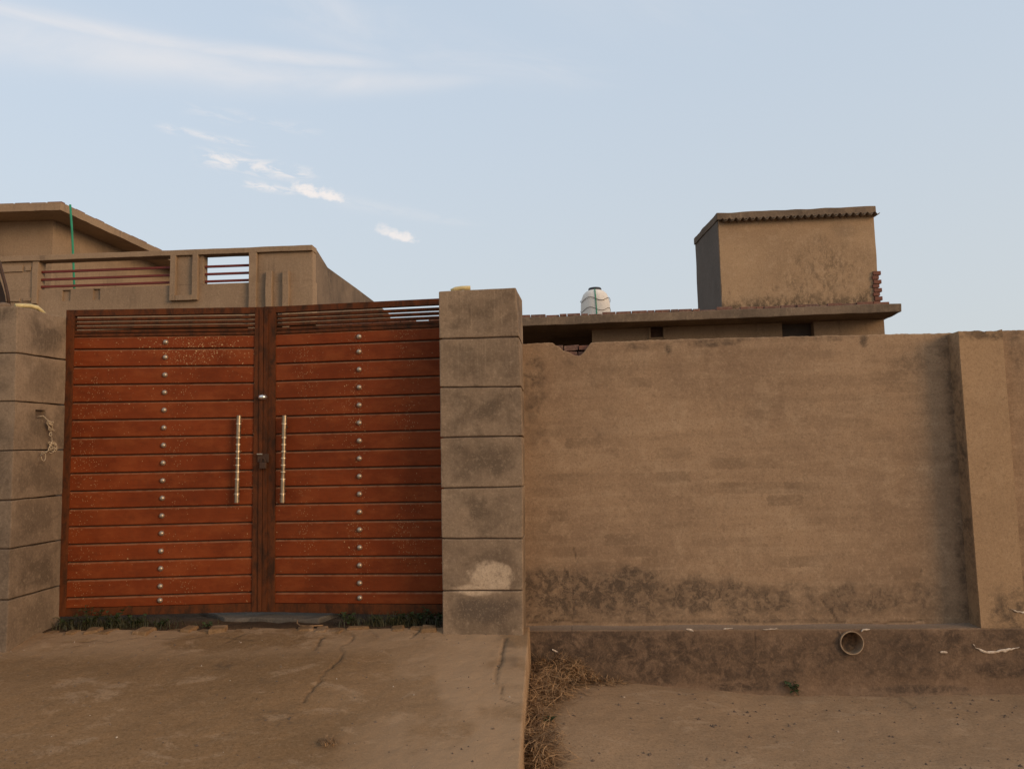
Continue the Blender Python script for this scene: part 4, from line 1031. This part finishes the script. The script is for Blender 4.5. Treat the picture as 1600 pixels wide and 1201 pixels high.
# crack in the side wall
# corrugated sheet edge showing under the rim
mb = MB(); nW = 23; NN = nW * 8
for k in range(NN + 1):
    u = b0u + .02 + (b1u + .02 - b0u - .02) * k / NN; z = bzt - .128 + .024 * math.sin(2 * math.pi * k / 8)
    for o in (-.11, .1):
        for dz in (0, -.009): mb.v.append(xz(u, z + dz, o))
for k in range(NN):
    a = k * 4; b_ = a + 4
    mb.f += [(a, b_, b_ + 1, a + 1), (a, a + 2, b_ + 2, b_), (a + 1, b_ + 1, b_ + 3, a + 3)]
mb.build('corrugated_sheet', M['far_dark'], rh, smooth=True)
# toothed brick end at the right corner
for k, (y0, y1) in enumerate([(424, 430.5), (431, 437), (437.5, 444), (444.5, 450), (450.5, 457), (457.5, 463), (463.5, 470), (470.5, 475)]):
    out = .035 if k % 2 == 0 else -.02
    z0, z1 = BX.hit(1370, y1)[1], BX.hit(1370, y0)[1]
    room('brick', b1u - .105 + out * .3, b1u - .005 + out * .6, z0 + .003, z1 - .002, -.03, .08, 'red_brick', .004)

# ------------------------------------------------------------------ water tank on the roof
D_ = 15.0; c = onray(930, 470, D_); rT = 23.3 / F * D_; zt_ = onray(930, 452.5, D_)[2]; zb = ztop
wt = thing('water_tank', (c[0], c[1], zb), 'white wrapped water tank with black lid and green strap on the low roof', 'water tank')
mb = MB(); cx, cy = c[0], c[1]
mb.lathe([(rT * .97, zb + .02), (rT * .985, zb + .5), (rT, zt_ - .42), (rT * .985, zt_ - .30), (rT * .93, zt_ - .19), (rT * .80, zt_ - .10), (rT * .62, zt_ - .045), (rT * .4, zt_ - .015), (rT * .3, zt_)], cx, cy, 36)
sh = mb.build('shell', M['tank'], wt, smooth=True)
mb = MB(); mb.lathe([(rT * .44, zt_ - .02), (rT * .45, zt_ + .012), (rT * .40, zt_ + .03), (rT * .15, zt_ + .038)], cx, cy, 24); mb.build('lid', M['black'], wt, smooth=True)
for zo in (.23, .43):
    mb = MB(); mb.tube([(cx + rT * 1.005 * math.cos(a), cy + rT * 1.005 * math.sin(a), zt_ - zo + .035 * math.cos(a * 4 + 2.0)) for a in np.linspace(0, 2 * math.pi, 73)], .0055, 5, caps=False); mb.build('cord', M['cord'], wt)
mb = MB()
ang = -math.pi / 2 - .12
pr_ = [(rT * .62, zt_ - .03), (rT * .82, zt_ - .095), (rT * .96, zt_ - .19), (rT * 1.02, zt_ - .30), (rT * 1.03, zt_ - .5), (rT * 1.03, zb + .1)]
mb.tube([(cx + r0 * math.cos(ang + .02 * i), cy + r0 * math.sin(ang + .05 * i), z0) for i, (r0, z0) in enumerate(pr_)], .011, 6); mb.build('strap', M['green'], wt)
hexa('stand', [(cx + a * .3, cy + b * .3, z) for z in (zb, zb + .019) for a, b in ((-1, -1), (1, -1), (1, 1), (-1, 1))], M['far_dark'], wt)

# ------------------------------------------------------------------ plants, straw, litter
def blade(mb, base, h, lean, w, seg=4, droop=.6):
    a = random.uniform(0, 2 * math.pi); dx, dy = math.cos(a), math.sin(a); b = len(mb.v); px_, py_ = -dy, dx
    for k in range(seg + 1):
        s_ = k / seg; out = lean * h * s_ ** 1.6; up = h * (s_ - droop * s_ ** 3 * lean); ww = w * (1 - s_ * .85)
        x = base[0] + dx * out; y = base[1] + dy * out; z = base[2] + up
        mb.v += [(x - px_ * ww, y - py_ * ww, z), (x + px_ * ww, y + py_ * ww, z)]
    for k in range(seg): mb.f.append((b + 2 * k, b + 2 * k + 1, b + 2 * k + 3, b + 2 * k + 2))
def leaf(mb, p, d, up, L_, w):
    d = Vector(d).normalized(); s_ = d.cross(Vector(up)).normalized(); n_ = s_.cross(d); b = len(mb.v); p = Vector(p)
    for f_, ww, hh in ((0, .12, 0), (.3, .9, .12), (.62, .8, .1), (1, .03, -.12)):
        mb.v += [tuple(p + d * L_ * f_ - s_ * w * ww + n_ * L_ * (hh + .06)), tuple(p + d * L_ * f_ + n_ * L_ * hh), tuple(p + d * L_ * f_ + s_ * w * ww + n_ * L_ * (hh + .06))]
    for k in range(3):
        for j in range(2): mb.f.append((b + k * 3 + j, b + k * 3 + j + 1, b + k * 3 + j + 4, b + k * 3 + j + 3))
def weed(x, y, z, size, label, nleaf=26, group=None, dense=1.):
    root = thing('weed', (x, y, z), label, 'weed', group)
    st_, lf = MB(), MB()
    for s_ in range(max(3, int(nleaf / 5))):
        a = random.uniform(0, 6.28); ln = size * random.uniform(.5, 1.); tip = Vector((math.cos(a) * ln * .7, math.sin(a) * ln * .5, ln * random.uniform(.4, .95)))
        b0_ = Vector((x, y, z - .01)); mid = b0_ + tip * .5 + Vector((0, 0, ln * .1))
        st_.tube([b0_, mid, b0_ + tip], [.003, .002, .0012], 4)
        for k in range(5):
            q = b0_.lerp(b0_ + tip, .35 + .16 * k); aa = random.uniform(0, 6.28)
            leaf(lf, q, (math.cos(aa), math.sin(aa), random.uniform(-.1, .7)), (0, 0, 1), random.uniform(.028, .05) * (.7 + size * 2), random.uniform(.010, .018) * (.7 + size * 2))
    st_.build('stem', M['grass'], root); l_ = lf.build('foliage', M['leaf'], root)
    return root
def soil_z(x): return .515 + (-.3 - x) * .01
WL = [(-3.02, 5.33, .09, 'low dark weed in the corner at the foot of the left pillar', 30),
      (-2.86, 5.30, .15, 'tallest leafy weed under the left gate leaf, near the left pillar', 50),
      (-2.70, 5.31, .13, 'leafy weed with broad leaves under the left gate leaf, second from the pillar', 45),
      (-2.54, 5.30, .10, 'dark leafy weed under the left gate leaf, third from the left pillar', 36),
      (-2.38, 5.29, .07, 'short weed at the right end of the row under the left gate leaf', 26),
      (-2.05, 5.26, .045, 'tiny weed growing between the edge stones below the left leaf handle', 14),
      (-1.12, 5.29, .11, 'leafy weed under the right gate leaf, nearest the gate centre', 34),
      (-.95, 5.31, .08, 'small dark weed under the right gate leaf, second from the centre', 26),
      (-.80, 5.30, .10, 'dark bushy weed under the right gate leaf, below the studs', 40),
      (-.66, 5.31, .12, 'dark bushy weed beside the foot of the right pillar', 44),
      (-.54, 5.30, .13, 'leafy weed tucked in the corner against the right pillar', 40)]
for x, y, s_, lb, nl in WL: weed(x, y, soil_z(x) + .01, s_, lb, nl, 'weeds growing under the gate')
mb = MB()
for i in range(1500):
    if random.random() < .55: x = random.gauss(-2.72, .22)
    else: x = random.gauss(-.78, .17)
    if x < -3.08 or x > -.5: continue
    y = random.uniform(5.24, 5.36); blade(mb, (x, y, soil_z(x) - .005), random.uniform(.025, .11), random.uniform(.2, 1), .0028)
o = mb.build('grass', M['grass']); o['kind'] = 'stuff'; tag(o, 'dull green grass blades among the weeds under the gate', 'grass')
mb = MB()
for i in range(420):
    x = random.uniform(-2.9, -.55); y = random.uniform(5.16, 5.33)
    if mnoise.noise((x * 3, y * 5, 2)) < -.05: continue
    blade(mb, (x, y, float(apron_z(x, 5.15)) - .02), random.uniform(.015, .05), random.uniform(.8, 1.6), .002)
o = mb.build('dead_grass', M['straw']); o['kind'] = 'stuff'; tag(o, 'thin dead grass scattered along the broken stone edge below the gate', 'dead grass')

def rz(x, y): return float(road_z(np.array(x), np.array(y)))
# heap of dead grass in the corner between driveway and wall
def heap(pts, n, hgt, w=.0022):
    mb = MB()
    for i in range(n):
        (px, py, sx_, sy_) = random.choice(pts); a = level(px, py, .05); x = a[0] + random.gauss(0, sx_); y = a[1] + random.gauss(0, sy_)
        if x < edge_x(y) + .015: x = edge_x(y) + abs(random.gauss(.03, .03))
        if y > 5.24: y = 5.24 - random.random() * .05
        z = rz(x, y) + random.uniform(0, 1) ** 1.5 * hgt * math.exp(-((x - a[0]) / .16) ** 2)
        p = Vector((x, y, z)); d = Vector((random.gauss(0, 1), random.gauss(0, .8), random.gauss(0, .35))).normalized(); L_ = random.uniform(.06, .2)
        bend = Vector((random.gauss(0, .5), random.gauss(0, .5), random.gauss(-.2, .35))); s_ = d.cross(Vector((0, 0, 1))); s_ = (s_ + Vector((0, 0, random.uniform(-.6, .6)))).normalized() * w * random.uniform(.6, 1.5); b = len(mb.v)
        for k in range(5):
            t_ = k / 4 - .5; q = p + d * L_ * t_ + bend * L_ * (t_ * t_)
            q.z = max(q.z, rz(q.x, q.y) + .003); mb.v += [tuple(q - s_), tuple(q + s_)]
        for k in range(4): mb.f.append((b + 2 * k, b + 2 * k + 1, b + 2 * k + 3, b + 2 * k + 2))
    return mb
hm = heap([(848, 1082, .09, .12), (870, 1085, .07, .1), (845, 1120, .07, .12), (835, 1160, .05, .12), (840, 1195, .05, .08), (895, 1088, .05, .06), (855, 1105, .08, .1)], 5200, .15, .0015)
o = hm.build('dead_grass', M['straw']); o['kind'] = 'stuff'; tag(o, 'tangled heap of dry brown grass between the driveway edge and the wall', 'dead grass')
hm = heap([(920, 1082, .06, .02), (955, 1086, .06, .02), (900, 1075, .05, .03)], 170, .02); o = hm.build('dead_grass', M['straw']); o['kind'] = 'stuff'; tag(o, 'thin trail of dry grass along the foot of the wall, right of the heap', 'dead grass')
a = level(846, 1165, .03); weed(a[0], a[1], rz(a[0], a[1]) + .04, .10, 'small green weed growing in the dry grass beside the driveway edge', 22)
a = PW.w(PW.hit(1245, 1078)[0], .06, .035); weed(a[0], a[1], .065, .12, 'small dark green weed at the foot of the plinth, left of the drain pipe', 24)
# ball of dry stems on the driveway
q = apx(512, 1160); z0 = float(apron_z(*q)); mb = MB()
for i in range(130):
    blade(mb, (q[0] + random.gauss(0, .022), q[1] + random.gauss(0, .02), z0), random.uniform(.015, .045), random.uniform(.4, 1.5), .0016)
tag(mb.build('dry_tuft', M['straw']), 'small reddish dry tuft of stems lying on the driveway', 'dry tuft')
# dry stalk lying below the gate centre
tubething('twig', [(-1.47, 5.31, .56), (-1.46, 5.27, .545), (-1.43, 5.24, .535), (-1.36, 5.23, .535), (-1.28, 5.24, .535)], .004, M['straw'], 'thin dry twig on the broken edge below the gate centre', 'twig', 5)

# grit and small stones strewn on the street and the driveway
def grit(n, zone, size, seed):
    r = random.Random(seed); mb = MB()
    for i in range(n):
        x, y, z = zone(r); s_ = size * r.uniform(.4, 1.6) ** 1.5; b = len(mb.v); nn = 5
        for k in range(nn):
            a = 2 * math.pi * k / nn + r.uniform(-.3, .3); rr = s_ * r.uniform(.7, 1.2); mb.v.append((x + rr * math.cos(a), y + rr * math.sin(a), z - .002))
        mb.v.append((x + r.uniform(-.3, .3) * s_, y + r.uniform(-.3, .3) * s_, z + s_ * r.uniform(.5, 1.)))
        for k in range(nn): mb.f.append((b + k, b + (k + 1) % nn, b + nn))
    return mb
def zr(r):
    x = r.uniform(.2, 4.6); y = r.uniform(3.2, 5.1); return x, y, rz(x, y) + (float(fbm(np.array(x * 1.3), np.array(y * 1.3), 3)) - .5) * .035
def za(r):
    x = r.uniform(-4, -.02); y = r.uniform(3.3, 5.15); return x, y, float(apron_z(x, y)) + (float(fbm(np.array(x * 1.5), np.array(y * 1.5), 21)) - .5) * .03
M['grit'] = flat('dark_grit', (.09, .06, .042), (.16, .11, .075), 5, .95); M['pebble'] = flat('pale_pebble', (.45, .36, .27), (.3, .22, .16), 9, .9)
for (nm, mt, zf, n_, sz, sd_, lb) in (('gravel', 'grit', zr, 800, .0065, 3, 'dark grit scattered over the street on the right'), ('gravel', 'pebble', zr, 60, .0045, 4, 'few pale pebbles scattered over the street on the right'),
                                   ('gravel', 'grit', za, 600, .0045, 5, 'dark grit scattered over the driveway'), ('gravel', 'pebble', za, 90, .004, 6, 'few pale pebbles scattered over the driveway')):
    o = grit(n_, zf, sz, sd_).build(nm, M[mt]); o['kind'] = 'stuff'; tag(o, lb, 'gravel')
